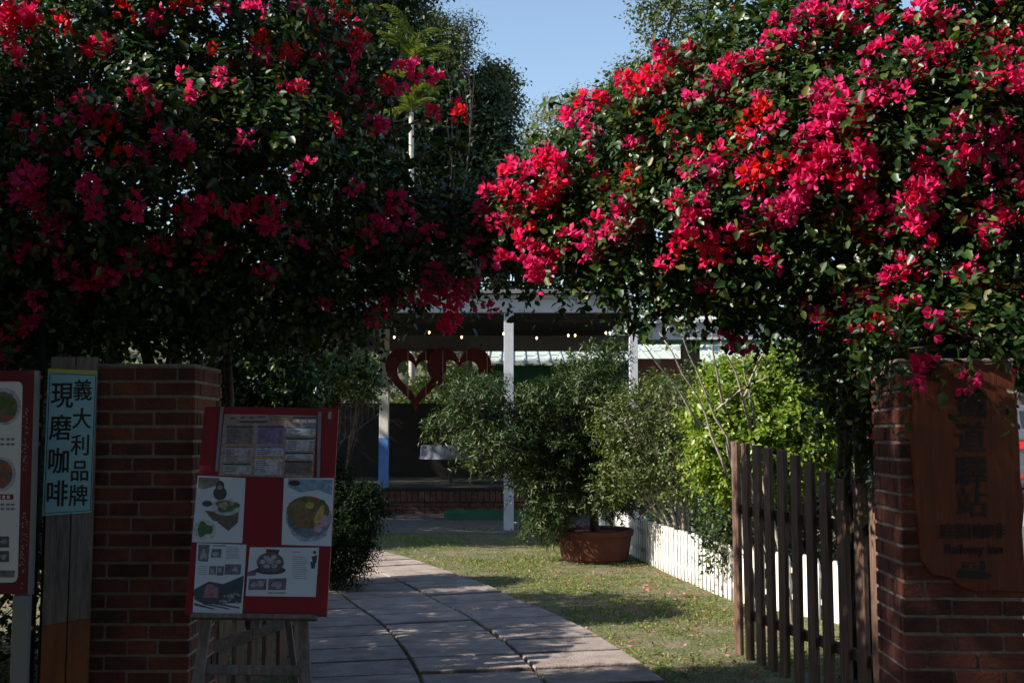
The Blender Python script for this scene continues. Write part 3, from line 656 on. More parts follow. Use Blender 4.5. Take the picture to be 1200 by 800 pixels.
# deck with brick face
xa, xb = at(300, 590, YD).x, at(745, 590, YD).x
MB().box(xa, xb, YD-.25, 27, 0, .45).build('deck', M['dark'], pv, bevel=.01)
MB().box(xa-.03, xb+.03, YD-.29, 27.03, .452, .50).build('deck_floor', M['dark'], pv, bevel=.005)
bk = MB()
x = xa
while x < xb-.1:
    bk.box(x, x+.10, YD-.275, YD-.2505, .24, .44); x += .112
for r in range(3):
    x = xa+(r % 2)*.1
    while x < xb-.25: bk.box(x, x+.205, YD-.272, YD-.2505, .01+r*.072, .07+r*.072); x += .217
bk.build('brick_edging', mat('shaded_brick', (.06, .028, .024), .9, (.10, .045, .035), 6, bump=.4, island=.2), pv)  # darker copy of the brick, shade put into its colour
MB().box(at(520, 600, 19.6).x, at(662, 600, 19.6).x, 19.6, 20.2, 0, .16).build('green_step', M['green'], pv, bevel=.01)
# back wall bits: green wall and pale roof building behind
bd = empty('green_shed', (at(640, 500, 29).x, 31, 0)); tag(bd, 'dark green shed with pale sheet roof behind the pavilion', 'shed')
ga, gb = at(572, 440, 29), at(900, 440, 29); zt = at(600, 428, 29).z
MB().box(ga.x, gb.x, 29, 33, 0, zt).build('wall', M['green'], bd)
rf = MB(); rf.prism([(ga.x-.4, 28.5, zt+.02), (gb.x+.4, 28.5, zt+.02), (gb.x+.2, 33.4, zt+1.0), (ga.x+.4, 33.4, zt+1.0)], 0, (0, 0, 1), .06)
rf.build('roof', M['palegreen'], bd)
rb = MB(); x = ga.x-.35
while x < gb.x+.35:
    rb.prism([(x, 28.48, zt+.085), (x+.05, 28.48, zt+.085), (x+.05, 33.3, zt+1.065), (x, 33.3, zt+1.065)], 0, (0, 0, 1), .03); x += .32
rb.build('roof_ribs', M['palegreen'], bd)
for X in np.linspace(ga.x+.6, gb.x-.6, 7): MB().box(X, X+.05, 28.96, 28.997, 0, zt-.05).build('batten', M['greywall'], bd)
# right annex with lower fascia
an = empty('side_annex', (at(810, 500, 20).x, 22, 0)); tag(an, 'side annex with white fascia and green edging right of the pavilion', 'annex')
pbox('fascia', 741, 1010, 378, 398, 19.0, .12, M['beam'], an); pbox('green_edge', 741, 1010, 398.3, 403, 19.02, .1, M['green'], an, 0)
a = at(741, 378, 19); b = at(1010, 378, 19)
MB().prism([(a.x, 18.9, a.z), (b.x, 18.9, a.z), (b.x, 25, a.z+.7), (a.x, 25, a.z+.7)], .003, (0, 0, 1), .05).build('roof', M['palegreen'], an)
for (x0, x1) in ((876, 885), (1000, 1008)):
    a_ = at(x0, 403, 19.05); b_ = at(x1, 403, 19.05); MB().box(a_.x, b_.x, 19.05, 19.2, 0, a_.z).build('post', M['beam'], an, bevel=.006)
a_ = at(800, 403, 22); b_ = at(820, 403, 22); MB().box(a_.x, b_.x, 22, 22.3, 0, a_.z).build('brick_column', M['greywall'], an)
a_ = at(745, 420, 24); b_ = at(800, 420, 24); MB().box(a_.x, b_.x, 24, 24.2, 0, a_.z).build('red_wall', M['redwall'], an)
a_ = at(826, 429, 23); b_ = at(880, 433, 23); MB().box(a_.x, b_.x, 23, 23.4, b_.z, a_.z).build('shelf_ledge', M['white'], an)
MB().box(xa+.1, xb-.1, 26.6, 26.75, .505, 2.25).build('shade_wall', M['dark'], pv)  # added dark wall, stands in for the black shade under the roof
# hearts
def heart(cx, cy, w, h, Y, thick, parent, d=.08):
    def curve(k):
        out = []
        for i in range(48):
            t = 2*math.pi*i/48; x = 16*math.sin(t)**3/16.0; y = (13*math.cos(t)-5*math.cos(2*t)-2*math.cos(3*t)-math.cos(4*t)+2.3)/14.6
            out.append((x*k, y*k))
        return out
    s_ = Y/F; c = at(cx, cy, Y); o = curve(1); i_ = curve(thick); mb = MB(); n = 48
    for q in (o, i_):
        for yy in (0, d):
            for (x, y) in q: mb.v.append((c.x+x*w*s_/2, Y+yy, c.z+y*h*s_/2))
    for k in range(n):
        k2 = (k+1) % n; mb.f += [(k, k2, 2*n+k2, 2*n+k), (n+k, 3*n+k, 3*n+k2, n+k2), (k, n+k, n+k2, k2), (2*n+k, 2*n+k2, 3*n+k2, 3*n+k)]
    return mb.build('heart', M['heart'], parent)
hs = empty('heart_decoration', at(512, 411, 20.9)); tag(hs, 'dark red double heart decoration hanging under the pavilion beam', 'decoration')
heart(487, 444, 72, 74, 20.95, .61, hs); heart(538, 444, 76, 76, 20.83, .60, hs)
for x in (478, 499, 519, 547, 571):
    a_ = at(x, 411, 20.8); b_ = at(x, 466, 20.8); MB().tube([b_, a_], .008, 5).build('string', M['palebark'], hs)
# string of bulbs
st = empty('string_light', at(560, 388, 20)); tag(st, 'string of small warm bulbs strung under the pavilion roof', 'string light')
bl = [(462, 395), (503, 389.5), (541, 395), (590, 391), (629, 396), (666, 393), (674, 393), (710, 390)]
pts = []
for i, (x, y) in enumerate(bl):
    p = at(x, y-2.5, 20); pts.append(p)
    if i < len(bl)-1: q = at(bl[i+1][0], bl[i+1][1]-2.5, 20); pts.append((p+q)/2+Vector((0, 0, -.02)))
    MB().ball(at(x, y, 20), .016, .016, .025, 10, 6).build('bulb', M['bulb'], st, smooth=True)
MB().tube(pts, .006, 5).build('cable', M['black'], st)
# stair railing at left in the pavilion
sr = empty('stair_railing', at(400, 590, 23)); tag(sr, 'black stair railing climbing behind the pavilion post', 'railing')
a_, b_ = at(398, 478, 23), at(452, 437, 23); MB().tube([a_, b_], .03, 6).build('handrail', M['black'], sr)
a2, b2 = at(398, 520, 23), at(452, 480, 23); MB().tube([a2, b2], .03, 6).build('bottom_rail', M['black'], sr)
for i in range(9):
    t = i/8; MB().tube([a2.lerp(b2, t), a_.lerp(b_, t)], .014, 5).build('baluster', M['black'], sr)
# tables with pale cloths
for (x, y, lab) in ((528, 512, 'cafe table with pale cloth nearer the blue footed post'), (700, 508, 'cafe table with pale cloth behind the potted shrub')):
    c = at(x, y, 23.2); tb = empty('cafe_table', (c.x, 23.2, .5)); tag(tb, lab, 'table', 'cafe tables in the pavilion')
    MB().box(c.x-.5, c.x+.5, 22.8, 23.6, 1.22, 1.26).build('tabletop', M['wood'], tb)
    MB().lathe([(.0, .79), (.60, .785), (.62, .76), (.64, .55), (.66, .5)], (c.x, 23.2, .5), 24).build('tablecloth', M['cloth'], tb, smooth=True)
    MB().tube([(c.x, 23.2, .5), (c.x, 23.2, 1.22)], .04).build('leg', M['black'], tb)

# ------------------------------------------------------------------ bougainvilleas
def front(px, py, lobes, dflt):
    d = np.array(ray(px, py)); o = np.array([0, 0, EYE]); best = None
    for l in lobes:
        c = np.array(l[:3]); r = np.array(l[3:]); a = d/r; b = (o-c)/r
        A = a@a; B = 2*a@b; C = b@b-1; D = B*B-4*A*C
        if D > 0:
            t = (-B-math.sqrt(D))/(2*A)
            if best is None or t < best: best = t
    return Vector(o+d*best) if best else at(px, py, dflt)
def cluster_arrays(c, r, n, out):
    """n three-bract flowers in a lumpy mass of radius r"""
    c = np.array(c); k = max(2, n//8); cc = c + rng.normal(size=(k, 3))*r*np.array([.62, .35, .45]); i = rng.integers(0, k, n)
    d = nrm(rng.normal(size=(n, 3)) + np.array(out)*.9); P = cc[i]+d*(r*.22+.022)*rng.uniform(.4, 1.15, n)[:, None]
    return P, d, nrm(rng.normal(size=(n, 3))), rng.uniform(.022, .040, n)
def bougainvillea(label, base, lobes, clusters, nrand, stems, ns, dflt, shoots=(), fs=1.0):
    root = empty('bougainvillea', base); tag(root, label, 'flowering shrub', 'bougainvilleas arching over the gateway')
    mb = MB()
    for (a, b, r0, r1) in stems: limb(mb, a, b, r0, r1, .05, 8, 8)
    tops = [s_[1] for s_ in stems]
    for l in lobes:
        e = Vector(l[:3]); tp = min(tops, key=lambda q: (Vector(q)-e).length)
        pts = limb(mb, tp, e, .03, .012, .12, 8, 6)
        for _ in range(7):
            d = Vector(rng.normal(size=3)).normalized(); q = e+Vector((d.x*l[3], d.y*l[4], d.z*l[5]))*.97
            limb(mb, pts[random.randint(2, 7)], q, .008, .003, .12, 6, 4)
    P, O = lobe_points(lobes, ns, .15, .82, .1)
    PA, DA, UA, SA = sprigs(P, O, 10, .24, .047)
    SA = SA*rng.choice([.7, .9, 1.05, 1.35], len(SA))
    xs_ = []
    for (pl, nl) in shoots:
        pl = [Vector(p) for p in pl]; mb.tube(pl, [.007*(1-i/len(pl))+.002 for i in range(len(pl))], 5)
        for _ in range(nl):
            i = random.randint(0, len(pl)-2); p = pl[i].lerp(pl[i+1], random.random()); xs_.append(p)
    mb.build('trunk', M['bark'], root, smooth=True)
    if xs_:
        X = np.array([tuple(p) for p in xs_]); n = len(X)
        PA = np.concatenate([PA, X]); DA = np.concatenate([DA, nrm(rng.normal(size=(n, 3))+[0, 0, -.2])]); UA = np.concatenate([UA, nrm(rng.normal(size=(n, 3))*.6+[0, 0, .8])]); SA = np.concatenate([SA, rng.uniform(.045, .085, n)])
    cloud('foliage', LEAF, PA, DA, UA, SA, M['boug_leaf'], root)
    big = []
    for (x, y, r, red) in clusters:
        p = front(x, y, lobes, dflt); p = p-ray(x, y).normalized()*random.uniform(.03, .12)
        big.append((p, r*dflt/F, red, (0, -.6, .3)))
    big.sort(key=lambda q: -q[1])
    rest = big[95:]; big = big[:95]
    for p, r, red, out in big:
        r *= fs; n = int(min(130, max(9, (r/.045)**2*9)))
        P, D, U, S = cluster_arrays(p, r, n, out)
        cloud('flower_cluster', BRACT, P, D, U, S, M['bract_red'] if red else M['bract'], root)
    AP = []; AR = []
    for p, r, red, out in rest: AP.append(cluster_arrays(p, r, 14, out))
    if nrand:
        P, O = lobe_points(lobes, nrand, .03, .98, 0)
        for p, o in zip(P, O):
            if o[2] < -.5: continue
            AP.append(cluster_arrays(p+o*.04, random.uniform(.04, .12), random.randint(5, 30), o))
    if AP:
        A = [np.concatenate(q) for q in zip(*AP)]; o = cloud('scattered_blossoms', BRACT, *A, M['bract'], root); o['kind'] = 'stuff'
    return root
YL = 5.7
lobL = [plobe(*q) for q in (
    (-60, 110, 5.5, 120), (60, 70, 5.6, 130), (170, 40, 5.8, 125), (280, 60, 5.9, 110), (340, 115, 6.0, 78), (60, 220, 5.5, 120), (190, 200, 5.5, 130), (310, 220, 5.6, 115),
    (-80, 270, 5.4, 130), (60, 320, 5.6, 80, 60), (180, 300, 5.6, 100, 75), (300, 320, 5.8, 95, 60), (405, 262, 5.9, 78), (480, 282, 6.0, 58, 50), (400, 318, 5.9, 66, 44), (530, 290, 6.0, 44, 40), (60, 372, 5.6, 60, 34), (5, 395, 5.5, 60, 36), (-80, 380, 5.5, 70, 50), (190, 368, 5.8, 70, 34), (310, 372, 5.9, 60, 32), (385, 372, 5.9, 46, 26), (-170, 230, 5.3, 130), (270, 375, 6.0, 40, 26))]
clL = [(20, 25, 26, 0), (15, 35, 22, 0), (42, 18, 18, 0), (112, 64, 26, 0), (80, 25, 14, 1), (100, 125, 20, 0), (115, 132, 16, 0), (98, 140, 14, 0), (133, 150, 12, 1), (128, 172, 12, 1), (155, 175, 14, 0), (190, 165, 14, 0), (232, 98, 24, 0), (175, 130, 22, 0),
       (272, 6, 16, 0), (287, 12, 14, 0), (230, 5, 16, 1), (20, 68, 14, 0), (30, 210, 26, 0), (20, 240, 22, 0), (45, 218, 18, 0), (105, 220, 20, 0), (110, 240, 18, 0), (215, 170, 12, 0), (240, 247, 28, 0), (232, 268, 20, 0), (260, 250, 18, 0), (278, 238, 16, 0), (230, 292, 24, 0), (252, 300, 16, 0), (190, 292, 26, 0),
       (292, 320, 22, 0), (110, 330, 26, 0), (98, 342, 16, 0), (128, 325, 16, 0), (70, 262, 22, 0), (75, 305, 20, 0), (50, 272, 16, 0), (338, 95, 22, 0), (322, 82, 20, 0), (300, 75, 14, 0), (352, 112, 18, 0), (350, 8, 16, 0), (365, 18, 12, 0), (387, 12, 14, 1), (376, 72, 12, 0), (395, 86, 16, 0),
       (420, 44, 12, 1), (398, 20, 13, 1), (300, 40, 12, 1), (345, 55, 14, 1), (470, 245, 24, 0), (480, 272, 20, 0), (445, 270, 20, 0), (430, 282, 16, 0), (440, 362, 20, 0), (433, 375, 14, 0), (530, 345, 26, 0), (548, 350, 20, 0), (520, 330, 20, 0), (560, 335, 18, 0), (540, 375, 20, 0), (528, 384, 13, 0), (500, 345, 16, 0),
       (475, 358, 9, 0), (500, 352, 8, 0), (20, 392, 20, 0), (8, 402, 18, 0), (32, 380, 14, 0), (35, 350, 16, 0), (5, 300, 22, 0), (160, 240, 18, 0), (150, 310, 20, 0), (320, 260, 16, 0), (350, 200, 14, 0), (390, 150, 14, 0), (255, 60, 16, 1), (190, 20, 16, 0), (150, 10, 14, 1), (350, 290, 16, 0), (385, 360, 14, 0), (60, 170, 18, 0), (280, 160, 12, 0),
       (455, 245, 16, 0), (510, 270, 16, 0), (415, 215, 13, 0), (400, 300, 15, 0), (20, 150, 14, 0)]
def P_(x, y, Y): return at(x, y, Y)
shL = [([P_(360, 120, 6), P_(400, 60, 6), P_(425, 30, 6), P_(440, 5, 6)], 26), ([P_(380, 130, 6), P_(420, 70, 6), P_(450, 60, 6), P_(470, 62, 6)], 22), ([P_(400, 160, 6.1), P_(440, 110, 6.1), P_(500, 90, 6.1), P_(545, 92, 6.1)], 40),
       ([P_(430, 190, 6.1), P_(470, 150, 6.1), P_(520, 130, 6.1), P_(550, 132, 6.1)], 40), ([P_(440, 170, 6), P_(450, 120, 6), P_(480, 85, 6), P_(500, 70, 6)], 34), ([P_(450, 200, 6), P_(500, 180, 6), P_(530, 170, 6), P_(548, 175, 6)], 28), ([P_(470, 210, 6.1), P_(460, 150, 6), P_(455, 100, 6), P_(450, 80, 6)], 30),
       ([P_(420, 330, 5.9), P_(450, 350, 5.9), P_(480, 360, 5.9), P_(505, 352, 5.9)], 24)]
by = [(x, y, r, red) for (x, y, r, red) in ((512, 131, 8, 0), (535, 127, 12, 0), (545, 132, 9, 1), (470, 80, 7, 0), (430, 42, 9, 1), (418, 60, 7, 1), (487, 85, 6, 1), (508, 87, 6, 1), (450, 98, 9, 1), (460, 100, 7, 1), (435, 148, 7, 0), (448, 150, 7, 0), (395, 55, 8, 1))]
bougainvillea('pink bougainvillea, darker and mostly shaded, spilling over the left pillar', (-1.9, 6.1, 0), lobL, clL+by, 60,
    [((-1.75, 6.1, 0), P_(205, 350, 5.9), .055, .035), ((-1.95, 6.15, 0), P_(160, 345, 5.9), .045, .03), ((-2.1, 6.2, 0), P_(120, 300, 5.9), .04, .03), ((-1.7, 6.2, 0), P_(260, 330, 6.0), .035, .02)], 7200, 5.9, shL, .8)
lobR = [plobe(*q) for q in (
    (615, 262, 5.9, 48, 42), (568, 268, 6.0, 38, 38), (660, 240, 5.8, 60, 50), (655, 285, 5.8, 58, 38), (745, 200, 5.7, 70), (740, 275, 5.6, 80, 58), (825, 160, 5.6, 75), (840, 260, 5.4, 105, 90), (900, 110, 5.6, 100), (935, 200, 5.3, 110),
    (960, 300, 5.3, 110, 75), (1010, 60, 5.6, 130, 100), (1050, 180, 5.2, 120), (1080, 310, 5.2, 120, 85), (1130, 50, 5.6, 120, 100), (1180, 170, 5.2, 120), (1200, 310, 5.1, 120, 95), (1290, 100, 5.3, 140), (1310, 260, 5.1, 140), (1100, 390, 5.0, 75, 28), (900, 340, 5.5, 80, 36), (1400, 160, 5.2, 150), (700, 168, 5.9, 40, 26), (1060, 405, 4.7, 44, 34), (1100, 405, 4.6, 54, 28), (1150, 400, 4.62, 50, 26), (1195, 395, 4.7, 50, 30), (1012, 440, 6.0, 30, 46), (1030, 505, 5.9, 22, 46), (985, 430, 6.1, 24, 34), (1180, 385, 4.95, 70, 28), (1000, 390, 5.5, 50, 30))]
clR = [(672, 132, 10, 1), (690, 126, 14, 1), (684, 142, 14, 0), (705, 120, 18, 0), (725, 112, 18, 0), (745, 105, 18, 0), (765, 97, 18, 0), (786, 90, 18, 0), (780, 58, 12, 1), (776, 70, 14, 0), (855, 82, 24, 0), (853, 102, 22, 0), (862, 118, 14, 1), (878, 148, 20, 1), (925, 45, 20, 0), (912, 36, 14, 0), (950, 20, 22, 0), (967, 10, 20, 0), (990, 12, 18, 0), (1005, 26, 16, 0), (980, 45, 14, 0), (1060, 15, 18, 0), (1080, 8, 14, 0), (1100, 14, 14, 0),
       (965, 125, 24, 0), (985, 140, 28, 0), (970, 112, 18, 0), (1005, 105, 18, 0), (872, 162, 18, 1), (900, 150, 14, 0), (945, 152, 16, 0), (990, 185, 26, 0), (975, 204, 30, 0), (1000, 200, 26, 0), (1012, 188, 20, 0), (950, 202, 24, 0), (930, 225, 26, 0), (912, 240, 26, 0), (935, 250, 20, 0), (905, 262, 18, 0), (1000, 250, 22, 0), (1030, 256, 26, 0), (1022, 240, 20, 0),
       (1085, 215, 24, 0), (1095, 238, 22, 0), (1062, 250, 16, 0), (1100, 190, 18, 0), (1142, 178, 30, 0), (1160, 165, 24, 0), (1185, 92, 22, 0), (1175, 76, 18, 0), (1192, 65, 14, 0), (640, 190, 20, 0), (612, 200, 22, 0), (625, 184, 18, 0), (652, 184, 16, 0), (690, 175, 12, 0), (745, 208, 14, 1), (745, 175, 14, 0), (768, 138, 16, 1), (740, 130, 14, 1),
       (820, 297, 18, 0), (836, 287, 20, 0), (815, 265, 20, 0), (800, 255, 18, 0), (830, 242, 18, 0), (735, 250, 18, 0), (722, 262, 18, 0), (700, 272, 22, 0), (680, 287, 22, 0), (660, 300, 20, 0), (608, 276, 24, 0), (600, 302, 24, 0), (622, 322, 20, 0), (1092, 276, 16, 0), (975, 266, 14, 1), (950, 362, 22, 0), (985, 345, 10, 0), (1012, 352, 18, 0), (985, 367, 12, 0), (1022, 350, 18, 0),
       (975, 380, 12, 0), (1142, 330, 22, 0), (1120, 325, 18, 0), (1085, 428, 22, 0), (575, 220, 16, 0), (590, 240, 20, 0), (570, 260, 20, 0), (560, 300, 18, 0), (885, 205, 16, 1), (862, 280, 16, 0), (910, 192, 16, 1), (890, 215, 14, 0), (1150, 100, 14, 0), (1120, 150, 14, 0), (1180, 250, 20, 0), (1160, 290, 18, 0), (1190, 215, 22, 0), (1050, 320, 14, 0), (800, 200, 14, 1), (820, 220, 14, 0), (700, 220, 18, 0), (660, 215, 22, 0), (635, 232, 22, 0), (855, 398, 12, 0), (865, 405, 10, 0), (830, 345, 10, 1), (900, 300, 14, 0)]
shR = [([P_(700, 150, 5.9), P_(670, 128, 5.9), P_(645, 118, 5.9), P_(638, 122, 5.9)], 20), ([P_(850, 60, 5.8), P_(860, 20, 5.8), P_(845, 5, 5.8), P_(830, 2, 5.8)], 24), ([P_(1130, 20, 5.6), P_(1160, 5, 5.6), P_(1185, 8, 5.6), P_(1200, 20, 5.6)], 16),
       ([P_(700, 330, 5.7), P_(730, 360, 5.7), P_(745, 385, 5.7), P_(742, 400, 5.7)], 26), ([P_(1010, 300, 5.0), P_(1008, 320, 4.95), P_(1018, 345, 4.9)], 14), ([P_(620, 320, 5.8), P_(616, 345, 5.8), P_(622, 360, 5.8)], 10), ([P_(830, 320, 5.5), P_(800, 350, 5.5), P_(770, 372, 5.5), P_(755, 388, 5.5)], 30),
       ([P_(900, 350, 5.5), P_(870, 370, 5.5), P_(855, 400, 5.5)], 24), ([P_(960, 400, 5.6), P_(975, 440, 5.6), P_(968, 480, 5.6)], 30), ([P_(1010, 420, 5.5), P_(1030, 450, 5.5), P_(1042, 490, 5.5)], 34), ([P_(990, 470, 5.7), P_(1010, 510, 5.7), P_(1040, 540, 5.6)], 34), ([P_(1060, 400, 5.0), P_(1070, 430, 4.7), P_(1090, 440, 4.5)], 22)]
bougainvillea('bright pink bougainvillea in full bloom over the right pillar and gate', (2.2, 6.9, 0), lobR, clR, 330,
    [((2.15, 6.9, 0), P_(985, 400, 5.8), .05, .035), ((2.25, 6.85, 0), P_(1010, 380, 5.7), .045, .03), ((2.32, 6.9, 0), P_(1035, 400, 5.6), .04, .025), ((2.4, 6.8, 0), P_(1050, 420, 5.6), .03, .02), ((2.08, 7.0, 0), P_(955, 360, 5.7), .03, .02), ((2.5, 6.9, 0), P_(1130, 380, 5.6), .035, .02), ((2.05, 6.9, 0), P_(975, 420, 5.9), .025, .015), ((2.18, 6.75, 0), P_(1000, 430, 5.8), .022, .014), ((2.28, 6.75, 0), P_(1030, 430, 5.8), .022, .012), ((2.35, 7.0, 0), P_(1015, 400, 6.0), .028, .015), ((2.45, 7.0, 0), P_(1045, 400, 6.0), .02, .012)], 9000, 5.5, shR, .95)

# bare pale twigs rising from the garden behind the gate
bt_ = MB()
for (a, b) in (((850, 560), (770, 390)), ((860, 540), (790, 370)), ((880, 500), (826, 360)), ((885, 500), (870, 420)), ((850, 480), (832, 365)), ((870, 470), (905, 395)), ((840, 480), (900, 440)), ((820, 500), (750, 400))):
    limb(bt_, at(*a, 8.2), at(*b, 8.0), .012, .004, .06, 8, 5)
tw = empty('bare_shrub', (2.0, 8.2, 0)); tag(tw, 'pale bare twigged shrub rising above the lime green shrub', 'shrub')
for k_ in range(4): limb(bt_, (1.75+.1*k_, 8.25, 0), at(855+8*k_, 520, 8.2), .018, .012, .04, 6, 5)
bt_.build('twigs', M['palebark'], tw, smooth=True)
P = np.array([tuple(at(random.uniform(760, 900), random.uniform(380, 470), 8.1)) for _ in range(60)]); n = len(P)
cloud('leaves', LEAF, P, nrm(rng.normal(size=(n, 3))), nrm(rng.normal(size=(n, 3))+[0, 0, 1]), rng.uniform(.04, .07, n), M['grey_leaf'], tw)

# ------------------------------------------------------------------ garden shrubs
def shrub(name, label, cat, base, lobes, lm, ns, m, L, leaf, tpl=OVAL, tr=.03, group=None, bark='bark', twigs=40, stems=4, up=.5, shell=.2, fill=.2):
    root = empty(name, base); tag(root, label, cat, group); mb = MB()
    for l in lobes:
        e = Vector(l[:3]); b0 = Vector(base)+Vector((random.uniform(-.08, .08), random.uniform(-.08, .08), 0)); pts = limb(mb, b0, e, tr, tr*.3, .08, 7, 6)
        for _ in range(max(2, twigs//len(lobes))):
            d = Vector(rng.normal(size=3)).normalized(); q = e+Vector((d.x*l[3], d.y*l[4], abs(d.z)*l[5]))*.95; limb(mb, pts[random.randint(3, 6)], q, tr*.22, tr*.07, .08, 5, 4)
    mb.build('stems', M[bark], root, smooth=True)
    P, O = lobe_points(lobes, ns, shell, fill=fill); cloud('foliage', tpl, *sprigs(P, O, m, L, leaf, up=up, droop=.1), lm, root); return root
# potted shrub
pc = at(697, 640, 13.4); pot = empty('potted_shrub', (pc.x, 13.4, 0)); tag(pot, 'dark green sculpted shrub growing in a round terracotta pot', 'potted plant')
MB().lathe([(.0, 0), (.36, 0), (.40, .04), (.44, .30), (.46, .31), (.47, .37), (.45, .385), (.425, .37), (.42, .33), (.0, .32)], (pc.x, 13.4, 0), 32).build('pot', M['terra'], pot, smooth=False)
MB().lathe([(.0, .335), (.2, .34), (.418, .325)], (pc.x, 13.4, 0), 24).build('soil', M['soil'], pot)
rs = random.Random(5); lob = []
for (x, y, rx, ry, k_) in ((690, 435, 30, 20, 4), (715, 455, 34, 18, 4), (650, 470, 30, 18, 4), (600, 500, 24, 22, 3), (540, 478, 32, 16, 4), (525, 505, 26, 14, 3), (570, 535, 34, 20, 4), (565, 462, 16, 8, 2), (640, 530, 40, 30, 6), (700, 505, 40, 34, 6), (680, 565, 40, 26, 5), (620, 560, 30, 14, 3), (740, 520, 24, 34, 4), (655, 600, 16, 10, 2), (635, 622, 12, 10, 2), (725, 580, 30, 20, 3)):
    for _ in range(k_): r = rs.uniform(13, 24); lob.append(plobe(x+rs.uniform(-rx, rx)*.8, y+rs.uniform(-ry, ry)*.8, 13.1+rs.uniform(-.4, .4), r*1.25, r*.7))
mb = MB(); b0 = Vector((pc.x, 13.4, .3)); f0 = at(695, 590, 13.4); limb(mb, b0, f0, .06, .045, .12)
for l in lob:
    e = Vector(l[:3]); pts = limb(mb, f0, e, .022, .007, .1, 7, 6)
    for _ in range(5):
        d = Vector(rng.normal(size=3)).normalized(); limb(mb, pts[random.randint(3, 6)], e+Vector((d.x*l[3], d.y*l[4], d.z*l[5])), .006, .002, .08, 5, 4)
mb.build('trunk', M['bark'], pot, smooth=True)
P, O = lobe_points(lob, 3300, .2, .85, .15); cloud('foliage', SLIM, *sprigs(P, O, 12, .16, .075, spread=.8, up=.6), M['podo_leaf'], pot)
# shrubs behind the white fence
shrub('fine_leaved_shrub', 'grey green twiggy shrub behind the white fence', 'shrub', (1.95, 12.4, 0), [plobe(*q) for q in ((780, 480, 12.4, 50, 34), (735, 495, 12.3, 36, 30), (820, 500, 12.2, 40, 34), (770, 530, 12.2, 52, 34), (810, 560, 12.0, 40, 30), (740, 555, 12.5, 34, 26))], M['grey_leaf'], 1700, 9, .2, .05, tr=.03, bark='palebark', twigs=110, fill=.1)
shrub('lime_shrub', 'bright lime green leafy shrub behind the brown gate', 'shrub', (2.6, 9.8, 0), [plobe(*q) for q in ((900, 470, 9.8, 62, 44), (860, 500, 9.7, 44, 50), (930, 460, 9.8, 44, 40), (930, 500, 9.9, 50, 50), (870, 455, 9.9, 40, 24), (915, 520, 9.7, 66, 50), (850, 545, 9.8, 26, 36))], M['lime_leaf'], 2600, 9, .2, .065, tr=.03)
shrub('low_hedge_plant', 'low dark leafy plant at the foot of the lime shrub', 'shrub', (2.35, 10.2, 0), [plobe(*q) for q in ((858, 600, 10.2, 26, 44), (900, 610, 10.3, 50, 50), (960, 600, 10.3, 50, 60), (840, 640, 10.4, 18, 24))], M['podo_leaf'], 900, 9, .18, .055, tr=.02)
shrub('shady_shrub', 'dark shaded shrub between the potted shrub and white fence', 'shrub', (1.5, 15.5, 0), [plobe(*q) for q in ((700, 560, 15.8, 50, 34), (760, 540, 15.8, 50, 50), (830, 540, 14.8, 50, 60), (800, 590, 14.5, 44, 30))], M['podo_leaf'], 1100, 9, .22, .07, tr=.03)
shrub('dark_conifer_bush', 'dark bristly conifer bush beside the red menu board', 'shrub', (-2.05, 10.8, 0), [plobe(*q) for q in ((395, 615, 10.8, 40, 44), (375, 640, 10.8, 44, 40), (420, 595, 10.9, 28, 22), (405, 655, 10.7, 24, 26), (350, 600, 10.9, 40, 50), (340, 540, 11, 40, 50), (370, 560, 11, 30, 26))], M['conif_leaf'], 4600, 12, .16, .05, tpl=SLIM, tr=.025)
shrub('yellow_green_shrub', 'sunlit yellow green shrub left of the pavilion post', 'shrub', (-2.3, 15.5, 0), [plobe(*q) for q in ((398, 434, 15.5, 32, 14), (425, 448, 15.4, 18, 16), (372, 460, 15.6, 24, 22))], M['grey_leaf'], 1300, 8, .22, .07, tr=.03)
shrub('leafy_shrub', 'sunlit shrub glimpsed between left pillar and pavilion', 'shrub', (-1.9, 8.6, 0), [plobe(*q) for q in ((290, 410, 8.6, 46, 40), (330, 440, 8.6, 40, 40), (250, 390, 8.7, 30, 26), (310, 480, 8.7, 50, 40))], M['boug_leaf'], 1500, 9, .24, .06, tr=.03)
shrub('leafy_shrub', 'sunlit shrub glimpsed above the blue coffee sign', 'shrub', (-3.6, 9.2, 0), [plobe(*q) for q in ((80, 385, 9.2, 44, 26), (30, 400, 9.1, 40, 30), (120, 395, 9.3, 30, 18), (-30, 390, 9.2, 50, 40), (60, 440, 9.3, 60, 40))], M['lime_leaf'], 1100, 9, .22, .06, tr=.03)
shrub('gap_filler_hedge', 'hedge added to darken the gap behind the signs at far left', 'hedge', (-3.6, 6.9, 0), [(x, 6.9, z, .5, .35, .42) for x in (-5.2, -4.5, -3.8, -3.1, -2.5) for z in (.4, 1.0, 1.5)], M['podo_leaf'], 2600, 9, .2, .05, tr=.02)  # added to turn the gap black and cast shade
shrub('garden_bush', 'green bush seen below the hanging hearts', 'bush', (-2, 27.5, 0), [plobe(*q) for q in ((520, 460, 27.5, 40, 20), (545, 452, 27.5, 30, 18), (500, 480, 27.6, 40, 26), (600, 500, 27.8, 50, 40))], M['lime_leaf'], 700, 8, .35, .13, tr=.05)

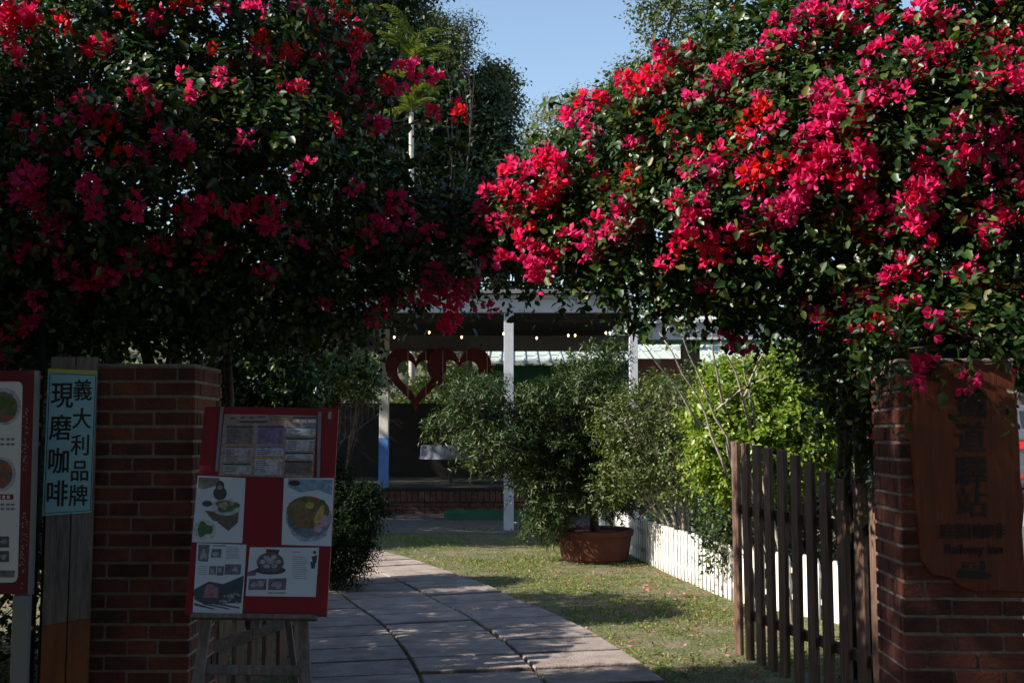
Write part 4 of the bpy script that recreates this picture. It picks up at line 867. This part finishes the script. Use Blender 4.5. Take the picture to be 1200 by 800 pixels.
# ------------------------------------------------------------------ hillside trees
def T(name, label, cat, px, Y, lobes, lm, **kw):
    b = at(px, 500, Y); return tree(name, label, cat, (b.x, Y, hill_z(b.x, Y)-.1), [plobe(*q) for q in lobes], M[lm], **kw)
gT = 'trees on the hillside'
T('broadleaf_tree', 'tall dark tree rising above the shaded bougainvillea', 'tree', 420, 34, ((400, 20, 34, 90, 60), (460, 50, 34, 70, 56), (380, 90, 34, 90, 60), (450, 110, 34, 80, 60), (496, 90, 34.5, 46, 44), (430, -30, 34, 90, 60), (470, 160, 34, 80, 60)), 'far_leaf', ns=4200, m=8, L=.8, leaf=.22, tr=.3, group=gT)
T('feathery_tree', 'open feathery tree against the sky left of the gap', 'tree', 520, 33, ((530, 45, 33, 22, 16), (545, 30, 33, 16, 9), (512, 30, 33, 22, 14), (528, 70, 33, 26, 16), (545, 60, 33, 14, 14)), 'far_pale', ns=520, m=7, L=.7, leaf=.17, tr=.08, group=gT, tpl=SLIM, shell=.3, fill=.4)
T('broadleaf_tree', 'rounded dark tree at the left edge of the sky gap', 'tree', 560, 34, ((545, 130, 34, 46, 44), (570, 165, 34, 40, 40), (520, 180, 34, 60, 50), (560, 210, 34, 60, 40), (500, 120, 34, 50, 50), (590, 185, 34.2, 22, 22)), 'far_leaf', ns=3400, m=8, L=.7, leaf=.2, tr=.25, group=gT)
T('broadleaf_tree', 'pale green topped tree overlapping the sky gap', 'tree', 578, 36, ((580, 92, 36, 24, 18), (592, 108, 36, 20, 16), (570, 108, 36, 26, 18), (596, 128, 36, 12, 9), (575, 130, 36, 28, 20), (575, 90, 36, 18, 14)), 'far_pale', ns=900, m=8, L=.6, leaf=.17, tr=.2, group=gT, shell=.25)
T('bamboo_clump', 'olive green feathery bamboo right of the sky gap', 'bamboo', 660, 48, ((650, 156, 48, 46, 38), (628, 182, 48, 34, 30), (690, 146, 48, 46, 42), (660, 196, 48, 64, 44), (720, 166, 48, 50, 50), (672, 134, 48, 30, 28)), 'bamboo_leaf', ns=1700, m=7, L=1.0, leaf=.26, tr=.18, group=gT, tpl=SLIM, shell=.28)
T('broadleaf_tree', 'mid green round tree behind the bright blossoms', 'tree', 760, 44, ((745, 100, 44, 40, 28), (775, 88, 44, 44, 30), (728, 122, 44, 34, 28), (790, 110, 44, 54, 44), (840, 80, 44, 54, 40), (760, 130, 44, 60, 40), (850, 110, 44, 60, 50)), 'far_pale', ns=2300, m=8, L=.8, leaf=.22, tr=.35, group=gT)
T('feathery_tree', 'tall airy tree with layered crown above the bright blossoms', 'tree', 790, 46, ((760, 15, 46, 32, 9), (790, 5, 46, 36, 10), (775, 35, 46, 24, 9), (820, 15, 46, 30, 12), (755, 42, 46, 18, 7), (800, 38, 46, 28, 10), (830, -8, 46, 30, 10)), 'far_pale', ns=430, m=7, L=.8, leaf=.2, tr=.25, group=gT, shell=.3, fill=.4)
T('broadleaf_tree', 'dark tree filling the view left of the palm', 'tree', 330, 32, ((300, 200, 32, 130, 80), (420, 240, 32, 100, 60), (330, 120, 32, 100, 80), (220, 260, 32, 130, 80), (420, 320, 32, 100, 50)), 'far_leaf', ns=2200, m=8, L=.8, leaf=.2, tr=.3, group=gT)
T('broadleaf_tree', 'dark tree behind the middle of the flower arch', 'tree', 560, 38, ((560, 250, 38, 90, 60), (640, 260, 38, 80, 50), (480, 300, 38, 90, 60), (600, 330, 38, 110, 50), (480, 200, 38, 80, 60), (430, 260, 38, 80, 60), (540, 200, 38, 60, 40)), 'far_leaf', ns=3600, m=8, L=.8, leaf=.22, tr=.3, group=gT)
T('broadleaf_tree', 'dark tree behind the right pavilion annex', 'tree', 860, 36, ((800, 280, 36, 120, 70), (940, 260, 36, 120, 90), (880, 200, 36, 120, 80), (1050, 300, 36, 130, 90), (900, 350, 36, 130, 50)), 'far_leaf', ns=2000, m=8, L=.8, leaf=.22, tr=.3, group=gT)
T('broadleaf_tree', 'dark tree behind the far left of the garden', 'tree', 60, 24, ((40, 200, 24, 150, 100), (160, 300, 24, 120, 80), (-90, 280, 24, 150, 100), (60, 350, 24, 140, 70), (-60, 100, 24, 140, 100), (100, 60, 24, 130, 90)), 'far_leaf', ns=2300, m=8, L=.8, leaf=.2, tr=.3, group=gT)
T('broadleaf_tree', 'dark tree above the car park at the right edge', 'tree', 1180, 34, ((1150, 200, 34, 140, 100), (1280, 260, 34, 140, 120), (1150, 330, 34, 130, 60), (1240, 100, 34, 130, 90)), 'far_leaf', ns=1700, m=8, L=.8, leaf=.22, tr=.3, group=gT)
# unseen shade trees added on the left, crowns shaped to block the sun
def blobs(xr, yr, zr, r, n): return [(random.uniform(*xr), random.uniform(*yr), zr[0]+(zr[1]-zr[0])*(k_+.5)/n, r, r, r*.85) for k_ in range(n)]
tree('broadleaf_tree', 'large unseen tree added left of the gateway to shade it', 'tree', (-6.8, 3.4, 0), blobs((-7.6, -6.0), (3.2, 5.0), (1.4, 4.2), 1.05, 14)+blobs((-7.4, -6.0), (.5, 2.7), (1.6, 7.35), 1.1, 19)+[(-6.2, 3.4, 4.9, 1.1, 1.1, 1.0), (-6.8, 3.1, 5.6, 1.1, 1.0, 1.0), (-5.6, 3.8, 4.0, 1.0, 1.0, .9), (-7.2, 3.0, 6.2, 1.0, .9, .8), (-6.4, 3.9, 4.3, 1.0, 1.0, 1.0)], M['far_leaf'], ns=12500, m=9, L=.35, leaf=.13, tr=.14)  # loose lobes added where sun still reached the easel board
tree('broadleaf_tree', 'small dense tree added behind the shaded bougainvillea to shade the path', 'tree', (-4.3, 7.7, 0), blobs((-5.0, -3.7), (6.7, 8.7), (.9, 3.2), .85, 13), M['far_leaf'], ns=3400, m=9, L=.3, leaf=.1, tr=.08)  # added to throw shade on the near path
tree('broadleaf_tree', 'unseen shade tree added left of the garden to block sun', 'tree', (-9.0, 14.5, 0), blobs((-9.6, -8.2), (13.2, 16.8), (2, 7.6), 1.6, 16), M['far_leaf'], ns=5200, m=9, L=.45, leaf=.17, tr=.16)
tree('broadleaf_tree', 'unseen shade tree added left of the pavilion to block sun', 'tree', (-10.6, 19, 0), blobs((-11.2, -9.6), (16.5, 21), (2, 8.0), 1.7, 12), M['far_leaf'], ns=3600, m=9, L=.45, leaf=.18, tr=.18)
tree('broadleaf_tree', 'unseen wide tree added over the viewer to block sky light', 'tree', (4.5, -3.5, 0), [(x, y, 7.2+random.uniform(-.8, .8), 2.1, 2.0, 1.5) for x in (-4.5, -1.6, 1.4, 4.4, 7.4) for y in (-6, -3.2, -.2)]+[(x, y, 7.6, 1.9, 1.8, 1.3) for x in (1.5, 4.2, 7) for y in (2.4, 4.6)], M['far_leaf'], ns=11000, m=9, L=.6, leaf=.24, tr=.22, fork=.7)  # crown out of view, added to cut sky fill on the gateway
for i_, (x, lab) in enumerate(((-9, 'leftmost of four unseen trees added behind the viewer to block sky'), (-3, 'second from left of four unseen trees added to block sky'), (3.2, 'third from left of four unseen trees added to block sky'), (9.2, 'rightmost of four unseen trees added behind the viewer to block sky'))):
    lb = [(x+random.uniform(-1.5, 1.5), -7+random.uniform(-1, 1), z, 2.6, 2, 2.2) for z in (1.5, 3.5, 5.5, 7.5, 9.5, 11.5, 13.5)]
    tree('blocker_tree', lab, 'tree', (x, -7, 0), lb, M['far_leaf'], ns=3400, m=9, L=.8, leaf=.34, tr=.2, group='unseen trees added behind the viewer to block sky')  # unseen row added behind the camera to cut sky fill
# wood filling the far hillside: one mass nobody could count
n = 2600; X = rng.uniform(-60, 60, n); Y = rng.uniform(52, 95, n); Z = np.array([hill_z(x, y) for x, y in zip(X, Y)])
P = np.stack([X, Y, Z+rng.uniform(0, 4.5, n)], 1); O = nrm(rng.normal(size=(n, 3))+[0, -.3, .6])
w_ = cloud('hillside_wood', OVAL, *sprigs(P, O, 9, 2.2, .8), M['far_leaf']); tag(w_, 'far wooded hillside', 'wood', kind='stuff')

# ------------------------------------------------------------------ palm with pale trunk
YP = 28.6; pt = at(482, 125, YP); pbm = at(484, 420, YP)
palm = empty('palm_tree', (pbm.x, YP, 0)); tag(palm, 'slim palm with pale ringed trunk and upright fronds', 'palm')
pts = [Vector((pbm.x, YP, 0)).lerp(Vector((pt.x, YP, pt.z)), i/16) for i in range(17)]
MB().tube(pts, [.085-.025*i/16+(.006 if i % 2 else 0) for i in range(17)], 10).build('trunk', mat('palmbark', (.50, .48, .46), .8, (.34, .32, .30), 9, stretch=(1, 1, 5), bump=.3), palm, smooth=True)
PA = []; DA = []; UA = []; SA = []; fr = MB()
for k_ in range(30):
    az = random.uniform(0, 6.28); h0 = random.uniform(-.2, 1.9); el = random.uniform(.5, 1.45) if h0 > .9 else random.uniform(.1, 1.0); L = random.uniform(.75, 1.35)
    o = Vector((pt.x, YP, pt.z+h0)); pl = []
    for i in range(8):
        t = i/7; e2 = el-t*t*1.1; 
        pl.append(o.copy()); o = o+Vector((math.cos(az)*math.cos(e2), math.sin(az)*math.cos(e2), math.sin(e2)))*L/7
        if i: 
            d = (pl[-1]-pl[-2]).normalized()
            for sgn in (-1, 1):
                s_ = d.cross(Vector((0, 0, 1))).normalized()*sgn
                for q in range(2): PA.append(pl[-2].lerp(pl[-1], q*.5)); DA.append(d*.8+s_*.8+Vector((0, 0, -.15))); UA.append(Vector((0, 0, 1))); SA.append(random.uniform(.28, .42)*(1.1-t*.5))
    fr.tube(pl, [.017-.012*i/7 for i in range(8)], 4)
fr.tube([(pt.x, YP, pt.z-.05), (pt.x, YP, pt.z+2.0)], [.06, .02], 6)
fr.build('frond_stalks', M['palm_leaf'], palm)
cloud('fronds', SLIM, np.array([tuple(p) for p in PA]), np.array([tuple(p) for p in DA]), np.array([tuple(p) for p in UA]), np.array(SA), M['palm_leaf'], palm)

# ------------------------------------------------------------------ car at the right edge
CX, CY, CZ = at(1186, 500, 19).x+.82, 19.0, .35
car = empty('parked_car', (CX, CY, CZ)); tag(car, 'silver grey car with red tail lamps parked behind right pillar', 'car')
def loft(secs, name, m, parent, bevel=.03):
    """secs: list of (y, [(x,z)...])"""
    mb = MB(); n = len(secs[0][1])
    for y, q in secs:
        for x, z in q: mb.v.append((CX+x, CY+y, CZ+z))
    for i in range(len(secs)-1):
        for k_ in range(n): mb.f.append((i*n+k_, i*n+(k_+1) % n, (i+1)*n+(k_+1) % n, (i+1)*n+k_))
    mb.f.append(tuple(range(n))); mb.f.append(tuple((len(secs)-1)*n+k_ for k_ in range(n)))
    return mb.build(name, m, parent, bevel=bevel)
def sec(w0, w1, z0, z1, zm=None):
    zm = zm or (z0+z1)/2; return [(-w0, z0), (w0, z0), (w0+.03, zm), (w1, z1), (-w1, z1), (-w0-.03, zm)]
loft([(0, sec(.80, .78, .32, .98)), (.12, sec(.86, .82, .25, 1.06)), (1.0, sec(.88, .84, .22, 1.08)), (3.1, sec(.88, .84, .22, 1.05)), (4.0, sec(.86, .78, .24, .90)), (4.4, sec(.78, .70, .3, .70))], 'body', M['carpaint'], car, .04)
loft([(.06, sec(.78, .70, 1.04, 1.10)), (.45, sec(.74, .62, 1.05, 1.64)), (1.6, sec(.74, .62, 1.05, 1.70)), (2.4, sec(.74, .62, 1.05, 1.64)), (3.2, sec(.76, .70, 1.03, 1.08))], 'cabin', M['carpaint'], car, .04)
MB().prism([(CX-.60, CY+.12, CZ+1.14), (CX+.60, CY+.12, CZ+1.14), (CX+.52, CY+.40, CZ+1.55), (CX-.52, CY+.40, CZ+1.55)], .012, Vector((0, -.83, .56)), .01).build('rear_window', M['glass'], car)
for sx in (-1, 1):
    o_ = [(CX+sx*.62, CY-.02, CZ+.90), (CX+sx*.82, CY-.0, CZ+.92), (CX+sx*.80, CY-.0, CZ+1.04), (CX+sx*.58, CY-.02, CZ+1.03)]
    MB().prism(o_, 0, Vector((0, -1, 0)), .03).build('tail_lamp', M['lamp_red'], car, bevel=.005)
    MB().box(CX+sx*.70-.09, CX+sx*.70+.09, CY-.075, CY-.05, CZ+.42, CZ+.46).build('reflector', M['lamp_red'], car)
    for yy in (.75, 3.45):
        w_ = MB(); w_.lathe([(.0, -.1), (.26, -.1), (.31, -.07), (.32, 0), (.31, .07), (.26, .1), (0, .1)], (0, 0, 0), 24)
        w_.v = [(CX+sx*.78+z, CY+yy+x, CZ+.32+y) for (x, y, z) in w_.v]; wh = w_.build('wheel', M['rubber'], car)
        r_ = MB(); r_.lathe([(.0, .0), (.19, .0), (.2, .012), (0, .02)], (0, 0, 0), 20); r_.v = [(CX+sx*(.885+z), CY+yy+x, CZ+.32+y) for (x, y, z) in r_.v]; r_.build('rim', M['alu'], wh)
MB().box(CX-.84, CX+.84, CY-.05, CY+.15, CZ+.30, CZ+.62).build('bumper', M['carpaint'], car, bevel=.04)
MB().box(CX-.26, CX+.26, CY-.012, CY-.0, CZ+.74, CZ+.86).build('number_plate', M['white'], car)

# ------------------------------------------------------------------ grass, joints, petals
def pnoise(x, y): return .5+.25*np.sin(x*2.3+1.7*np.sin(y*1.1))+.25*np.sin(y*2.9+1.3*np.sin(x*1.9+2))+.12*np.sin(x*7+y*5)
def on_path(x, y):
    xm = np.interp(y, ny, nxm); sl_ = np.interp(y+.2, ny, nxm)-np.interp(y-.2, ny, nxm); c = .4/np.hypot(.4, sl_); d = (x-xm)*c
    return (d > -1.47) & (d < .745)
n = 190000; X = rng.uniform(-4.5, 4.5, n); Y = 6.2+rng.random(n)**1.5*12; ok = ~on_path(X, Y) & (rng.random(n) < np.clip(pnoise(X, Y)*1.5-.25, .06, 1)) & (X > -3.5)
X, Y = X[ok], Y[ok]; n = len(X)
P = np.stack([X, Y, np.full(n, .0)], 1); D = nrm(rng.normal(size=(n, 3))*[.8, .8, .25]+[0, 0, .55])
g_ = cloud('grass', SLIM, P, D, nrm(rng.normal(size=(n, 3))), rng.uniform(.014, .038, n)*(1+1.0*(rng.random(n) < .04))*(.7+.6*np.clip(pnoise(X*2, Y*1.5), 0, 1)), M['grass']); tag(g_, 'patchy low grass and weeds beside the path', 'grass', kind='stuff')
n = 90000; X = rng.uniform(-1.5, 3, n); Y = 6.2+rng.random(n)**1.4*10; ok = ~on_path(X, Y) & (rng.random(n) < np.clip(pnoise(X*1.7+3, Y*1.4)*1.8-.45, .05, 1)); X, Y = X[ok], Y[ok]; n = len(X)
w_ = cloud('clover', OVAL, np.stack([X, Y, rng.uniform(.005, .035, n)], 1), nrm(rng.normal(size=(n, 3))*[1, 1, .25]), nrm(rng.normal(size=(n, 3))*.35+[0, 0, 1]), rng.uniform(.010, .026, n)*(1+.6*(rng.random(n) < .06)), M['grass']); tag(w_, 'small round leaved weeds creeping over the bare soil', 'weeds', kind='stuff')
# weeds in the slab joints
J = []
for off_ in (-1.46, -.73, 0, .73):
    for _ in range(900): q = pathpt(random.uniform(6, arc[-1]-.8), off_+random.gauss(0, .008 if abs(off_) < .74 and off_ != .73 else .03)); J.append((q.x, q.y, .012))
s = .1
while s < arc[-1]-.6:
    for _ in range(28): q = pathpt(s+random.gauss(0, .006), random.uniform(-1.46, .73)); J.append((q.x, q.y, .01))
    s += row
J = np.array(J); n = len(J)
w_ = cloud('joint_weeds', SLIM, J, nrm(rng.normal(size=(n, 3))*[.7, .7, .2]+[0, 0, .5]), nrm(rng.normal(size=(n, 3))), rng.uniform(.018, .038, n), M['grass']); tag(w_, 'weeds growing in the joints of the path', 'weeds', kind='stuff')
n = 420; X = np.concatenate([rng.normal(1.5, .5, 300), rng.uniform(-.5, 2.5, 120)]); Y = rng.uniform(7, 13, n)
w_ = cloud('fallen_petals', OVAL, np.stack([X, Y, rng.uniform(.02, .045, n)], 1), nrm(rng.normal(size=(n, 3))*[1, 1, .3]), nrm(rng.normal(size=(n, 3))*.6+[0, 0, 1]), rng.uniform(.025, .045, n), leafmat('petal', [(0, (.5, .05, .12)), (.6, (.55, .15, .2)), (1, (.6, .35, .3))], .3, .7)); tag(w_, 'fallen pink petals on the grass', 'petals', kind='stuff')
# a few bare stones
mb = MB()
for _ in range(60):
    x, y = random.uniform(.6, 2.0), random.uniform(7, 12); r = random.uniform(.012, .04); mb.ball((x, y, .004), r*random.uniform(1, 1.6), r, r*.5, 7, 5)
